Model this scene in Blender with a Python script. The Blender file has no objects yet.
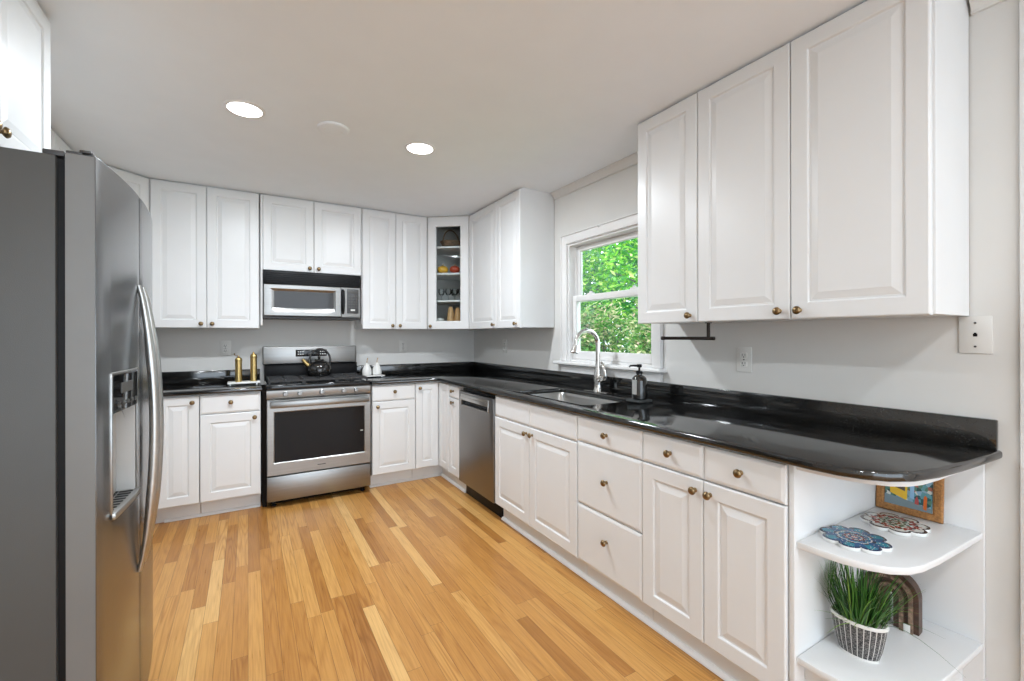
import bpy, bmesh, math, random
from mathutils import Matrix, Vector
PI = math.pi
C = bpy.context.scene.collection
S = bpy.context.scene

# ------------------------------------------------------------------ camera
F, YAW, HZ, CH, ROLL = 446.27, 30.643, 335.75, 1.2964, -0.0987
cam_d = bpy.data.cameras.new('camera')
cam_d.sensor_width = 36.0
cam_d.lens = F / 1024 * 36.0
cam_d.shift_y = -(340.5 - HZ) / 1024
cam_d.clip_start = 0.02
cam = bpy.data.objects.new('camera', cam_d)
C.objects.link(cam)
cam.matrix_world = (Matrix.Translation((0, 0, CH)) @ Matrix.Rotation(math.radians(-YAW), 4, 'Z')
                    @ Matrix.Rotation(PI / 2, 4, 'X') @ Matrix.Rotation(math.radians(ROLL), 4, 'Z'))
S.camera = cam

# ------------------------------------------------------------------ light + exposure
S.view_settings.view_transform = 'Standard'
S.view_settings.look = 'None'
S.view_settings.gamma = 1.0
S.view_settings.use_curve_mapping = False
S.view_settings.exposure = 0.27
S.cycles.transparent_max_bounces = 24
world = bpy.data.worlds.new('sky')
S.world = world
world.use_nodes = True
bg = world.node_tree.nodes['Background']
bg.inputs['Color'].default_value = (0.77, 0.885, 1.0, 1)
bg.inputs['Strength'].default_value = 3.4
sun_d = bpy.data.lights.new('sun', 'SUN')
sun_d.energy = 4.2
sun_d.angle = math.radians(0.6)
sun_d.color = (1.0, 0.96, 0.88)
sun = bpy.data.objects.new('sun', sun_d)
C.objects.link(sun)
sun.matrix_world = Matrix.Translation((0, 0, 12)) @ Vector((-0.55, 0.18, 0.85)).to_track_quat('Z', 'Y').to_matrix().to_4x4()
CAN_W = 20.0          # watts of each recessed lamp
REAR_W = 9.5         # watts of each unseen fill lamp added behind the camera

# ------------------------------------------------------------------ materials
def newmat(name):
    m = bpy.data.materials.new(name); m.use_nodes = True
    return m, m.node_tree, m.node_tree.nodes['Principled BSDF']
def N(nt, t, **kw):
    n = nt.nodes.new(t)
    for k, v in kw.items(): setattr(n, k, v)
    return n
def mixrgb(nt, fac, a, b, mode='MIX'):
    n = N(nt, 'ShaderNodeMix', data_type='RGBA', blend_type=mode)
    for i, v in ((0, fac), (6, a), (7, b)):
        if hasattr(v, 'is_output') or hasattr(v, 'links'): nt.links.new(v, n.inputs[i])
        else: n.inputs[i].default_value = v if i == 0 else (*v[:3], 1)
    return n.outputs[2]
def ramp(nt, fac, stops, interp='LINEAR'):
    r = N(nt, 'ShaderNodeValToRGB'); r.color_ramp.interpolation = interp
    el = r.color_ramp.elements
    while len(el) < len(stops): el.new(0.5)
    for e, (p, c) in zip(el, stops): e.position = p; e.color = (*c, 1)
    nt.links.new(fac, r.inputs[0]); return r.outputs[0]
def mth(nt, op, a, b=None, c=None):
    n = N(nt, 'ShaderNodeMath', operation=op)
    for i, v in enumerate((a, b, c)):
        if v is None: continue
        if hasattr(v, 'links'): nt.links.new(v, n.inputs[i])
        else: n.inputs[i].default_value = v
    return n.outputs[0]
def plain(name, col, rough=0.5, metal=0.0, bump=0.0, bscale=200, var=0.03, vscale=6, spec=0.5, coat=0.0, stretch=None):
    m, nt, b = newmat(name)
    tc = N(nt, 'ShaderNodeTexCoord'); src = tc.outputs['Object']
    if stretch:
        mp = N(nt, 'ShaderNodeMapping'); mp.inputs['Scale'].default_value = stretch
        nt.links.new(src, mp.inputs[0]); src = mp.outputs[0]
    n = N(nt, 'ShaderNodeTexNoise'); n.inputs['Scale'].default_value = vscale; n.inputs['Detail'].default_value = 3
    nt.links.new(src, n.inputs['Vector'])
    c = ramp(nt, n.outputs['Fac'], [(0.3, tuple(x * (1 - var) for x in col)), (0.7, tuple(min(1, x * (1 + var)) for x in col))])
    nt.links.new(c, b.inputs['Base Color'])
    b.inputs['Roughness'].default_value = rough; b.inputs['Metallic'].default_value = metal
    b.inputs['Specular IOR Level'].default_value = spec; b.inputs['Coat Weight'].default_value = coat
    if bump:
        n2 = N(nt, 'ShaderNodeTexNoise'); n2.inputs['Scale'].default_value = bscale
        nt.links.new(src, n2.inputs['Vector'])
        bp = N(nt, 'ShaderNodeBump'); bp.inputs['Strength'].default_value = bump; bp.inputs['Distance'].default_value = 0.001
        nt.links.new(n2.outputs['Fac'], bp.inputs['Height']); nt.links.new(bp.outputs[0], b.inputs['Normal'])
    return m
def emit(name, col, st):
    m, nt, b = newmat(name)
    b.inputs['Base Color'].default_value = (*col, 1); b.inputs['Emission Color'].default_value = (*col, 1)
    b.inputs['Emission Strength'].default_value = st
    return m
def pane_mat(name, tint=(1, 1, 1), ior=1.25):
    m = bpy.data.materials.new(name); m.use_nodes = True; nt = m.node_tree; nt.nodes.clear()
    out = N(nt, 'ShaderNodeOutputMaterial'); tr = N(nt, 'ShaderNodeBsdfTransparent'); gl = N(nt, 'ShaderNodeBsdfGlossy')
    gl.inputs['Roughness'].default_value = 0.02; tr.inputs[0].default_value = (*tint, 1)
    fr = N(nt, 'ShaderNodeFresnel'); fr.inputs[0].default_value = ior
    mx = N(nt, 'ShaderNodeMixShader')
    nt.links.new(fr.outputs[0], mx.inputs[0]); nt.links.new(tr.outputs[0], mx.inputs[1]); nt.links.new(gl.outputs[0], mx.inputs[2])
    nt.links.new(mx.outputs[0], out.inputs[0]); return m

M = {}
M['cab'] = plain('white cabinet lacquer', (0.76, 0.765, 0.765), 0.32, var=0.01)
M['wall'] = plain('pale grey wall paint', (0.70, 0.69, 0.665), 0.85, bump=0.15, bscale=300, var=0.01)
M['ceil'] = plain('ceiling paint', (0.85, 0.885, 0.915), 0.9, bump=0.2, bscale=150, var=0.01)
M['trim'] = plain('white trim paint', (0.82, 0.81, 0.80), 0.4, var=0.01)
M['brass'] = plain('aged brass', (0.26, 0.18, 0.095), 0.30, 1.0, var=0.1, vscale=60)
M['gold'] = plain('hammered gold brass', (0.56, 0.41, 0.17), 0.33, 1.0, bump=0.8, bscale=120, var=0.15, vscale=40)
M['steel'] = plain('brushed stainless steel', (0.50, 0.495, 0.48), 0.30, 1.0, bump=0.12, bscale=40, var=0.04, vscale=2, stretch=(1, 1, 40))
M['steel_h'] = plain('horizontally brushed stainless', (0.33, 0.327, 0.32), 0.32, 1.0, bump=0.12, bscale=40, var=0.05, vscale=2, stretch=(1, 30, 30))
M['fridge'] = plain('polished steel door skin', (0.20, 0.205, 0.21), 0.22, 0.85, var=0.03, vscale=1.5, stretch=(6, 6, 0.3))
M['chrome'] = plain('satin nickel', (0.70, 0.69, 0.67), 0.2, 1.0, var=0.02)
M['dw'] = plain('dishwasher steel skin', (0.27, 0.265, 0.26), 0.34, 1.0, var=0.03, vscale=2)
M['greypaint'] = plain('grey painted steel', (0.075, 0.074, 0.071), 0.45, 0.0, bump=0.3, bscale=500, var=0.03)
M['doorside'] = plain('grey door side', (0.20, 0.198, 0.193), 0.4, 0.3, var=0.03)
M['black'] = plain('black plastic', (0.006, 0.006, 0.007), 0.4, var=0.1, spec=0.2)
M['matteblack'] = plain('matte black enamel', (0.015, 0.012, 0.010), 0.9, spec=0.1)
M['ovenglass'] = plain('oven glass', (0.008, 0.008, 0.009), 0.06, spec=0.22)
M['blackgloss'] = plain('black glass', (0.008, 0.008, 0.009), 0.05, var=0.1)
M['darkgrey'] = plain('charcoal plastic', (0.05, 0.05, 0.052), 0.4, var=0.1)
M['iron'] = plain('cast iron', (0.03, 0.03, 0.031), 0.55, bump=0.5, bscale=400, var=0.2)
M['bronze'] = plain('dark bronze metal', (0.03, 0.022, 0.018), 0.35, 0.7, var=0.1)
M['plate'] = plain('outlet plastic', (0.74, 0.73, 0.70), 0.35, var=0.01)
M['ceramic'] = plain('white ceramic', (0.82, 0.81, 0.78), 0.2, var=0.02)
M['wood'] = plain('warm wood', (0.42, 0.24, 0.10), 0.45, var=0.25, vscale=25, stretch=(1, 1, 0.1))
M['darkwood'] = plain('dark brown wood', (0.07, 0.035, 0.022), 0.45, bump=0.4, bscale=90, var=0.5, vscale=45)
M['cork'] = plain('cork frame', (0.36, 0.165, 0.05), 0.75, bump=0.7, bscale=350, var=0.35, vscale=150)
M['yellow'] = plain('yellow gourd skin', (0.80, 0.45, 0.05), 0.4, var=0.15, vscale=20)
M['red'] = plain('red gourd skin', (0.50, 0.07, 0.03), 0.4, var=0.2, vscale=20)
M['wicker'] = plain('brown wicker', (0.16, 0.10, 0.06), 0.7, bump=1.0, bscale=120, var=0.4, vscale=60)
M['slate'] = plain('slate tray', (0.05, 0.055, 0.055), 0.45, bump=0.4, bscale=120, var=0.2, vscale=30)
M['grass'] = plain('lawn', (0.10, 0.22, 0.04), 0.9, var=0.4, vscale=8)
M['bark'] = plain('bark', (0.10, 0.09, 0.10), 0.85, bump=0.8, bscale=40, var=0.4, vscale=12)
M['lamp'] = emit('lamp diffuser', (1.0, 0.98, 0.95), 12.0)
M['pane'] = pane_mat('window glass')
M['cabpane'] = pane_mat('cabinet glass', (0.93, 0.95, 0.95), 1.12)
M['drink'] = pane_mat('drinking glass', (0.97, 0.98, 0.98), 1.4)
M['kettle'] = plain('black enamel', (0.02, 0.019, 0.018), 0.12, 0.4, var=0.2, coat=0.5)
M['label'] = plain('paper label', (0.80, 0.79, 0.76), 0.5)
M['soapglass'] = plain('dark bottle glass', (0.012, 0.011, 0.01), 0.06, var=0.1, coat=0.6)
M['void'] = plain('unpainted inside', (0.05, 0.035, 0.025), 0.8, var=0.2)

def granite():
    m, nt, b = newmat('black polished granite')
    tc = N(nt, 'ShaderNodeTexCoord')
    v = N(nt, 'ShaderNodeTexVoronoi'); v.inputs['Scale'].default_value = 420
    n = N(nt, 'ShaderNodeTexNoise'); n.inputs['Scale'].default_value = 9; n.inputs['Detail'].default_value = 6
    nt.links.new(tc.outputs['Object'], v.inputs['Vector']); nt.links.new(tc.outputs['Object'], n.inputs['Vector'])
    c1 = ramp(nt, v.outputs['Color'], [(0.0, (0.004, 0.004, 0.004)), (0.72, (0.007, 0.007, 0.007)), (0.9, (0.03, 0.03, 0.03)), (1.0, (0.05, 0.05, 0.048))])
    c2 = ramp(nt, n.outputs['Fac'], [(0.35, (0.6, 0.6, 0.6)), (0.7, (1.5, 1.5, 1.45))])
    nt.links.new(mixrgb(nt, 1.0, c1, c2, 'MULTIPLY'), b.inputs['Base Color'])
    b.inputs['Roughness'].default_value = 0.08; b.inputs['Specular IOR Level'].default_value = 0.9
    return m
M['granite'] = granite()

def g3_off(nt, cb):
    a = N(nt, 'ShaderNodeVectorMath', operation='ADD'); nt.links.new(cb.outputs[0], a.inputs[0]); a.inputs[1].default_value = (31.7, 12.9, 5.3); return a.outputs[0]
def oak():
    m, nt, b = newmat('oak strip floor')
    W = 0.0585
    tc = N(nt, 'ShaderNodeTexCoord'); sp = N(nt, 'ShaderNodeSeparateXYZ'); nt.links.new(tc.outputs['Object'], sp.inputs[0])
    x, y = sp.outputs[0], sp.outputs[1]
    xs = mth(nt, 'DIVIDE', x, W); col = mth(nt, 'FLOOR', xs); fx = mth(nt, 'FRACT', xs)
    w1 = N(nt, 'ShaderNodeTexWhiteNoise', noise_dimensions='1D'); nt.links.new(col, w1.inputs['W'])
    w2 = N(nt, 'ShaderNodeTexWhiteNoise', noise_dimensions='1D'); nt.links.new(mth(nt, 'ADD', col, 77.3), w2.inputs['W'])
    L = mth(nt, 'MULTIPLY_ADD', w2.outputs['Value'], 0.9, 0.6)
    ys = mth(nt, 'ADD', mth(nt, 'DIVIDE', y, L), mth(nt, 'MULTIPLY', w1.outputs['Value'], 9.0))
    row = mth(nt, 'FLOOR', ys); fy = mth(nt, 'FRACT', ys)
    cb = N(nt, 'ShaderNodeCombineXYZ'); nt.links.new(col, cb.inputs[0]); nt.links.new(row, cb.inputs[1])
    wn = N(nt, 'ShaderNodeTexWhiteNoise', noise_dimensions='3D'); nt.links.new(cb.outputs[0], wn.inputs['Vector'])
    base = ramp(nt, wn.outputs['Value'], [(0.0, (0.38, 0.165, 0.038)), (0.2, (0.48, 0.222, 0.055)), (0.6, (0.56, 0.28, 0.076)), (0.88, (0.63, 0.34, 0.105)), (1.0, (0.71, 0.43, 0.16))])
    # grain, offset per strip
    off = mth(nt, 'MULTIPLY', wn.outputs['Value'], 37.0)
    g = N(nt, 'ShaderNodeCombineXYZ')
    nt.links.new(mth(nt, 'MULTIPLY', x, 1.0), g.inputs[0]); nt.links.new(mth(nt, 'MULTIPLY', y, 0.035), g.inputs[1]); nt.links.new(off, g.inputs[2])
    n1 = N(nt, 'ShaderNodeTexNoise'); n1.inputs['Scale'].default_value = 160; n1.inputs['Detail'].default_value = 4
    nt.links.new(g.outputs[0], n1.inputs['Vector'])
    g2 = N(nt, 'ShaderNodeCombineXYZ')
    nt.links.new(x, g2.inputs[0]); nt.links.new(mth(nt, 'MULTIPLY', y, 0.075), g2.inputs[1]); nt.links.new(off, g2.inputs[2])
    n2 = N(nt, 'ShaderNodeTexNoise'); n2.inputs['Scale'].default_value = 17; n2.inputs['Detail'].default_value = 0.6
    nt.links.new(g2.outputs[0], n2.inputs['Vector'])
    rings = mth(nt, 'FRACT', mth(nt, 'MULTIPLY', n2.outputs['Fac'], 9.0))
    rr = ramp(nt, rings, [(0.0, (0.74, 0.64, 0.54)), (0.35, (1, 1, 1)), (0.7, (1.0, 1.0, 1.0)), (1.0, (0.76, 0.67, 0.57))])
    gg = ramp(nt, n1.outputs['Fac'], [(0.3, (0.80, 0.74, 0.68)), (0.6, (1.05, 1.05, 1.05))])
    w3 = N(nt, 'ShaderNodeTexWhiteNoise', noise_dimensions='3D'); nt.links.new(g3_off(nt, cb), w3.inputs['Vector'])
    c = mixrgb(nt, mth(nt, 'MULTIPLY_ADD', mth(nt, 'POWER', w3.outputs['Value'], 1.5), 0.85, 0.08), base, rr, 'MULTIPLY'); c = mixrgb(nt, 0.8, c, gg, 'MULTIPLY')
    ex = mth(nt, 'MINIMUM', fx, mth(nt, 'SUBTRACT', 1.0, fx)); ex = mth(nt, 'MULTIPLY', ex, W)
    ey = mth(nt, 'MINIMUM', fy, mth(nt, 'SUBTRACT', 1.0, fy)); ey = mth(nt, 'MULTIPLY', ey, L)
    e = mth(nt, 'MINIMUM', ex, ey)
    gap = mth(nt, 'SMOOTH_MIN', mth(nt, 'DIVIDE', e, 0.0011), 1.0, 0.1)
    c = mixrgb(nt, gap, (0.11, 0.05, 0.018), c)
    nt.links.new(c, b.inputs['Base Color'])
    rg = mth(nt, 'MULTIPLY_ADD', n1.outputs['Fac'], 0.12, 0.24); nt.links.new(rg, b.inputs['Roughness'])
    bp = N(nt, 'ShaderNodeBump'); bp.inputs['Strength'].default_value = 0.35; bp.inputs['Distance'].default_value = 0.0006
    nt.links.new(gap, bp.inputs['Height']); nt.links.new(bp.outputs[0], b.inputs['Normal'])
    b.inputs['Specular IOR Level'].default_value = 0.4
    return m
M['floor'] = oak()

def petals(name, stops, stops2, rim=(0.8, 0.8, 0.78)):
    """painted flower pattern on a trivet, read from object coordinates round its own centre"""
    m, nt, b = newmat(name)
    tc = N(nt, 'ShaderNodeTexCoord'); sp = N(nt, 'ShaderNodeSeparateXYZ'); nt.links.new(tc.outputs['Object'], sp.inputs[0])
    x, y, z = sp.outputs
    r = mth(nt, 'SQRT', mth(nt, 'ADD', mth(nt, 'MULTIPLY', x, x), mth(nt, 'MULTIPLY', y, y)))
    th = mth(nt, 'ARCTAN2', y, x); pet = mth(nt, 'COSINE', mth(nt, 'MULTIPLY', th, 8.0))
    rn = mth(nt, 'DIVIDE', r, mth(nt, 'MULTIPLY_ADD', mth(nt, 'ABSOLUTE', mth(nt, 'COSINE', mth(nt, 'MULTIPLY', th, 4.0))), 0.018, 0.074))
    a = ramp(nt, rn, stops, 'CONSTANT'); bcol = ramp(nt, rn, stops2, 'CONSTANT')
    c = mixrgb(nt, mth(nt, 'GREATER_THAN', pet, 0.15), a, bcol)
    n = N(nt, 'ShaderNodeTexVoronoi'); n.inputs['Scale'].default_value = 130; nt.links.new(tc.outputs['Object'], n.inputs['Vector'])
    c = mixrgb(nt, mth(nt, 'LESS_THAN', n.outputs['Distance'], 0.22), c, stops[2][1])
    c = mixrgb(nt, mth(nt, 'GREATER_THAN', z, 0.0115), rim, c)
    nt.links.new(c, b.inputs['Base Color']); b.inputs['Roughness'].default_value = 0.25
    return m
blue, navy, teal, wht, rd, gr = (0.03, 0.10, 0.22), (0.015, 0.035, 0.09), (0.03, 0.22, 0.30), (0.62, 0.62, 0.58), (0.28, 0.05, 0.03), (0.12, 0.20, 0.14)
brn = (0.05, 0.022, 0.015)
M['triv_blue'] = petals('blue glazed petals', [(0, rd), (0.12, blue), (0.2, wht), (0.26, navy), (0.42, teal), (0.5, wht), (0.54, blue), (0.93, navy)],
                        [(0, wht), (0.1, navy), (0.22, rd), (0.3, blue), (0.46, wht), (0.5, navy), (0.6, teal), (0.93, navy)])
M['triv_red'] = petals('red and white glazed petals', [(0, gr), (0.14, rd), (0.22, wht), (0.3, brn), (0.42, gr), (0.52, wht), (0.62, rd), (0.82, wht), (0.93, brn)],
                       [(0, wht), (0.1, brn), (0.2, gr), (0.34, wht), (0.42, rd), (0.6, brn), (0.68, wht), (0.92, brn)])

def potmat():
    m, nt, b = newmat('black and white striped glaze')
    tc = N(nt, 'ShaderNodeTexCoord'); sp = N(nt, 'ShaderNodeSeparateXYZ'); nt.links.new(tc.outputs['Object'], sp.inputs[0])
    th = mth(nt, 'ARCTAN2', mth(nt, 'MULTIPLY', sp.outputs[0], 1.5), sp.outputs[1])
    st = mth(nt, 'FRACT', mth(nt, 'MULTIPLY', th, 26 / (2 * PI)))
    n = N(nt, 'ShaderNodeTexNoise'); n.inputs['Scale'].default_value = 160; n.inputs['Detail'].default_value = 3
    mp = N(nt, 'ShaderNodeMapping'); mp.inputs['Scale'].default_value = (1, 1, 2.5); nt.links.new(tc.outputs['Object'], mp.inputs[0]); nt.links.new(mp.outputs[0], n.inputs['Vector'])
    dark = ramp(nt, n.outputs['Fac'], [(0.42, (0.02, 0.02, 0.022)), (0.60, (0.20, 0.19, 0.18))])
    c = mixrgb(nt, mth(nt, 'LESS_THAN', st, 0.12), dark, (0.72, 0.70, 0.66))
    nt.links.new(c, b.inputs['Base Color']); b.inputs['Roughness'].default_value = 0.6
    return m
M['pot'] = potmat()

def leafmat(name, stops, transl=0.35):
    m = bpy.data.materials.new(name); m.use_nodes = True; nt = m.node_tree; b = nt.nodes['Principled BSDF']; out = nt.nodes['Material Output']
    g = N(nt, 'ShaderNodeNewGeometry'); c = ramp(nt, g.outputs['Random Per Island'], stops)
    nt.links.new(c, b.inputs['Base Color']); b.inputs['Roughness'].default_value = 0.5
    t = N(nt, 'ShaderNodeBsdfTranslucent'); nt.links.new(c, t.inputs[0])
    mx = N(nt, 'ShaderNodeMixShader'); mx.inputs[0].default_value = transl
    nt.links.new(b.outputs[0], mx.inputs[1]); nt.links.new(t.outputs[0], mx.inputs[2]); nt.links.new(mx.outputs[0], out.inputs[0])
    return m
M['leaf_tree'] = leafmat('bright tree leaves', [(0, (0.015, 0.13, 0.06)), (0.3, (0.05, 0.30, 0.02)), (0.65, (0.13, 0.45, 0.02)), (0.9, (0.32, 0.55, 0.06)), (1, (0.65, 0.72, 0.30))])
M['leaf_bush'] = leafmat('mixed bush leaves', [(0, (0.03, 0.13, 0.05)), (0.35, (0.09, 0.29, 0.04)), (0.6, (0.20, 0.34, 0.09)), (0.8, (0.36, 0.42, 0.20)), (0.93, (0.55, 0.50, 0.30)), (1, (0.62, 0.42, 0.36))])
M['leaf_dark'] = leafmat('deep green leaves', [(0, (0.015, 0.10, 0.06)), (0.6, (0.04, 0.24, 0.07)), (1, (0.10, 0.38, 0.08))])
M['blade'] = leafmat('grass blades', [(0, (0.02, 0.05, 0.02)), (0.35, (0.04, 0.14, 0.025)), (0.75, (0.09, 0.28, 0.04)), (1, (0.24, 0.42, 0.07))], 0.15)

# ------------------------------------------------------------------ mesh helpers
def link_mesh(name, bm, mat, parent=None, smooth=40, loc=None):
    bmesh.ops.recalc_face_normals(bm, faces=bm.faces[:])
    me = bpy.data.meshes.new(name); bm.to_mesh(me); bm.free()
    for p in me.polygons: p.use_smooth = True
    me.set_sharp_from_angle(angle=math.radians(smooth))
    me.materials.append(mat if not isinstance(mat, str) else M[mat])
    o = bpy.data.objects.new(name, me); C.objects.link(o)
    if parent is not None: o.parent = parent
    if loc is not None: o.location = loc
    return o
def NB(): return bmesh.new()
def box(bm, x0, y0, z0, x1, y1, z1, bev=0.0, seg=2):
    r = bmesh.ops.create_cube(bm, size=1.0)
    vs = r['verts']
    for v in vs:
        v.co = Vector(((x0 + x1) / 2 + v.co.x * (x1 - x0), (y0 + y1) / 2 + v.co.y * (y1 - y0), (z0 + z1) / 2 + v.co.z * (z1 - z0)))
    if bev > 0:
        es = list({e for v in vs for e in v.link_edges})
        bmesh.ops.bevel(bm, geom=es, offset=bev, segments=seg, profile=0.5, affect='EDGES')
def prism(bm, pts, z0, z1, bev=0.0, seg=2, top_only=False, holes=()):
    vs = [bm.verts.new((p[0], p[1], z0)) for p in pts]
    if not holes:
        f = bm.faces.new(vs); faces = [f]
    else:
        es = [bm.edges.new((vs[i], vs[(i + 1) % len(vs)])) for i in range(len(vs))]
        for h in holes:
            hv = [bm.verts.new((p[0], p[1], z0)) for p in h]
            es += [bm.edges.new((hv[i], hv[(i + 1) % len(hv)])) for i in range(len(hv))]
        faces = [g for g in bmesh.ops.triangle_fill(bm, edges=es, use_beauty=True, use_dissolve=False)['geom'] if isinstance(g, bmesh.types.BMFace)]
    r = bmesh.ops.extrude_face_region(bm, geom=faces)
    nv = [g for g in r['geom'] if isinstance(g, bmesh.types.BMVert)]
    for v in nv: v.co.z = z1
    if bev > 0:
        bm.normal_update()
        s = set(nv)
        def side(e): return any(abs(f.normal.z) < 0.5 for f in e.link_faces) and any(abs(f.normal.z) > 0.5 for f in e.link_faces)
        allv = s | {v for f in faces if f.is_valid for v in f.verts} | s
        es = {e for v in nv for e in v.link_edges if side(e) and all(w in s for w in e.verts)}
        if not top_only: es |= {e for e in bm.edges if side(e)}
        bmesh.ops.bevel(bm, geom=list(es), offset=bev, segments=seg, profile=0.5, affect='EDGES')
def lathe(bm, prof, c=(0, 0, 0), axis='Z', seg=24, ang=2 * PI, sx=1.0, sy=1.0):
    """prof: list of (radius, height)"""
    rings = []
    for r, h in prof:
        ring = []
        for i in range(seg):
            a = 2 * PI * i / seg
            p = (r * math.cos(a) * sx, r * math.sin(a) * sy, h)
            if axis == '-Y': p = (p[0], -p[2], p[1])
            elif axis == 'X': p = (p[2], p[0], p[1])
            ring.append(bm.verts.new((p[0] + c[0], p[1] + c[1], p[2] + c[2])))
        rings.append(ring)
    for a, b in zip(rings, rings[1:]):
        for i in range(seg):
            bm.faces.new((a[i], a[(i + 1) % seg], b[(i + 1) % seg], b[i]))
    if prof[0][0] > 1e-5: bm.faces.new(rings[0][::-1])
    if prof[-1][0] > 1e-5: bm.faces.new(rings[-1])
    bmesh.ops.remove_doubles(bm, verts=[v for r in rings for v in r], dist=1e-6)
def tube(bm, path, r, seg=10, cap=True, flat=1.0):
    """r: float or list. flat scales the section's second axis"""
    P = [Vector(p) for p in path]; n = len(P)
    R = r if isinstance(r, (list, tuple)) else [r] * n
    up = None; rings = []
    for i in range(n):
        t = (P[min(i + 1, n - 1)] - P[max(i - 1, 0)]).normalized()
        if up is None:
            up = Vector((0, 0, 1)) if abs(t.z) < 0.9 else Vector((0, 1, 0))
        up = (up - t * up.dot(t)).normalized(); s = t.cross(up)
        rings.append([bm.verts.new(P[i] + (up * math.cos(a) * R[i] + s * math.sin(a) * R[i] * flat)) for a in (2 * PI * k / seg for k in range(seg))])
    for a, b in zip(rings, rings[1:]):
        for i in range(seg): bm.faces.new((a[i], a[(i + 1) % seg], b[(i + 1) % seg], b[i]))
    if cap: bm.faces.new(rings[0][::-1]); bm.faces.new(rings[-1])
def loops_panel(bm, x0, z0, x1, z1, prof, yb):
    """concentric rectangular loops: prof = [(inset, y)...], closed by a back face at yb"""
    rings = []
    for ins, y in prof:
        rings.append([bm.verts.new(p) for p in ((x0 + ins, y, z0 + ins), (x1 - ins, y, z0 + ins), (x1 - ins, y, z1 - ins), (x0 + ins, y, z1 - ins))])
    for a, b in zip(rings, rings[1:]):
        for i in range(4): bm.faces.new((a[i], a[(i + 1) % 4], b[(i + 1) % 4], b[i]))
    bm.faces.new(rings[-1])
    bk = [bm.verts.new(p) for p in ((x0, yb, z0), (x1, yb, z0), (x1, yb, z1), (x0, yb, z1))]
    for i in range(4): bm.faces.new((bk[i], bk[(i + 1) % 4], rings[0][(i + 1) % 4], rings[0][i]))
    bm.faces.new(bk[::-1])
def empty(name, loc=(0, 0, 0), rz=0.0):
    o = bpy.data.objects.new(name, None); o.empty_display_size = 0.1
    o.location = loc; o.rotation_euler = (0, 0, rz); C.objects.link(o); return o
def tag(o, label, cat, group=None):
    o['label'] = label; o['category'] = cat
    if group: o['group'] = group
    return o
def struct(o): o['kind'] = 'structure'; return o
def cut(o, x0, y0, z0, x1, y1, z1):
    """cut a box (in the object's own coordinates) out of a mesh"""
    bm = NB(); box(bm, x0, y0, z0, x1, y1, z1)
    me = bpy.data.meshes.new('cutter'); bm.to_mesh(me); bm.free()
    c = bpy.data.objects.new('cutter', me); C.objects.link(c)
    par = o.parent; o.parent = None
    md = o.modifiers.new('cut', 'BOOLEAN'); md.operation = 'DIFFERENCE'; md.object = c; md.solver = 'EXACT'
    bpy.context.view_layer.update()
    dg = bpy.context.evaluated_depsgraph_get()
    nm = bpy.data.meshes.new_from_object(o.evaluated_get(dg))
    o.modifiers.clear(); o.data = nm; o.parent = par
    bpy.data.objects.remove(c)

# ------------------------------------------------------------------ room
XL, XR, YB, ZC, YF = -1.24, 2.127, 4.407, 2.438, -3.2
WY0, WY1, WZ0, WZ1 = 1.885, 2.745, 1.095, 2.005        # window opening in the right wall
bm = NB(); box(bm, XL - .12, YF, -.06, XR + .11, YB + .12, 0); struct(link_mesh('floor', bm, 'floor'))
bm = NB(); box(bm, XL - .5, YF, ZC, XR + .6, YB + .5, ZC + .18); struct(link_mesh('ceiling', bm, 'ceil'))
bm = NB(); box(bm, XL - .12, YB, 0, XR + .11, YB + .12, ZC - .0005); struct(link_mesh('wall_back', bm, 'wall'))
bm = NB(); box(bm, XL - .12, YF, 0, XL, YB, ZC - .0005); struct(link_mesh('wall_left', bm, 'wall'))
bm = NB()
box(bm, XR, YF, 0, XR + .11, -.47, ZC - .0005)
box(bm, XR, -.47, 2.05, XR + .11, .33, ZC - .0005)
box(bm, XR, .33, 0, XR + .11, WY0, ZC - .0005)
box(bm, XR, WY1, 0, XR + .11, YB, ZC - .0005)
box(bm, XR, WY0, 0, XR + .11, WY1, WZ0)
box(bm, XR, WY0, WZ1, XR + .11, WY1, ZC - .0005)
struct(link_mesh('wall_right', bm, 'wall'))
# crown moulding strips along the right wall
def crown(n, y0, y1):
    bm = NB(); pr = [(0, 0), (-.045, 0), (-.045, -.008), (-.034, -.014), (-.022, -.026), (-.012, -.042), (-.012, -.052), (0, -.052)]
    a = [bm.verts.new((XR - .0005 + x, y0, ZC - .0005 + z)) for x, z in pr]; b = [bm.verts.new((XR - .0005 + x, y1, ZC - .0005 + z)) for x, z in pr]
    for i in range(len(pr)): bm.faces.new((a[i], a[(i + 1) % len(pr)], b[(i + 1) % len(pr)], b[i]))
    bm.faces.new(a); bm.faces.new(b)
    struct(link_mesh(n, bm, 'wall', smooth=30))
crown('trim_1', 1.722, 2.91)
crown('trim_2', YF, .508)
# door casing and door at the right edge of the picture
bm = NB()
box(bm, XR - .016, .33, 0, XR - .0005, .398, ZC - .056, .003)
box(bm, XR - .016, -.54, 0, XR - .0005, -.47, 2.118, .003)
box(bm, XR - .016, -.47, 2.05, XR - .0005, .33, 2.118, .003)
struct(link_mesh('trim_3', bm, 'trim'))
bm = NB()
dr = empty('door_1', (XR + .03, .33, 0), -PI / 2); struct(dr)
loops_panel(bm, .003, .008, .797, 2.045, [(0, .004), (.004, 0), (.11, 0), (.118, .008), (.14, .008), (.16, .002)], .04)
link_mesh('door_panel', bm, 'trim', dr)
bm = NB(); lathe(bm, [(.025, 0), (.025, .008), (.01, .012), (.01, .035), (.024, .042), (.028, .055), (.022, .066), (0, .068)], (.07, 0, .95), '-Y'); link_mesh('door_knob', bm, 'brass', dr)
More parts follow.
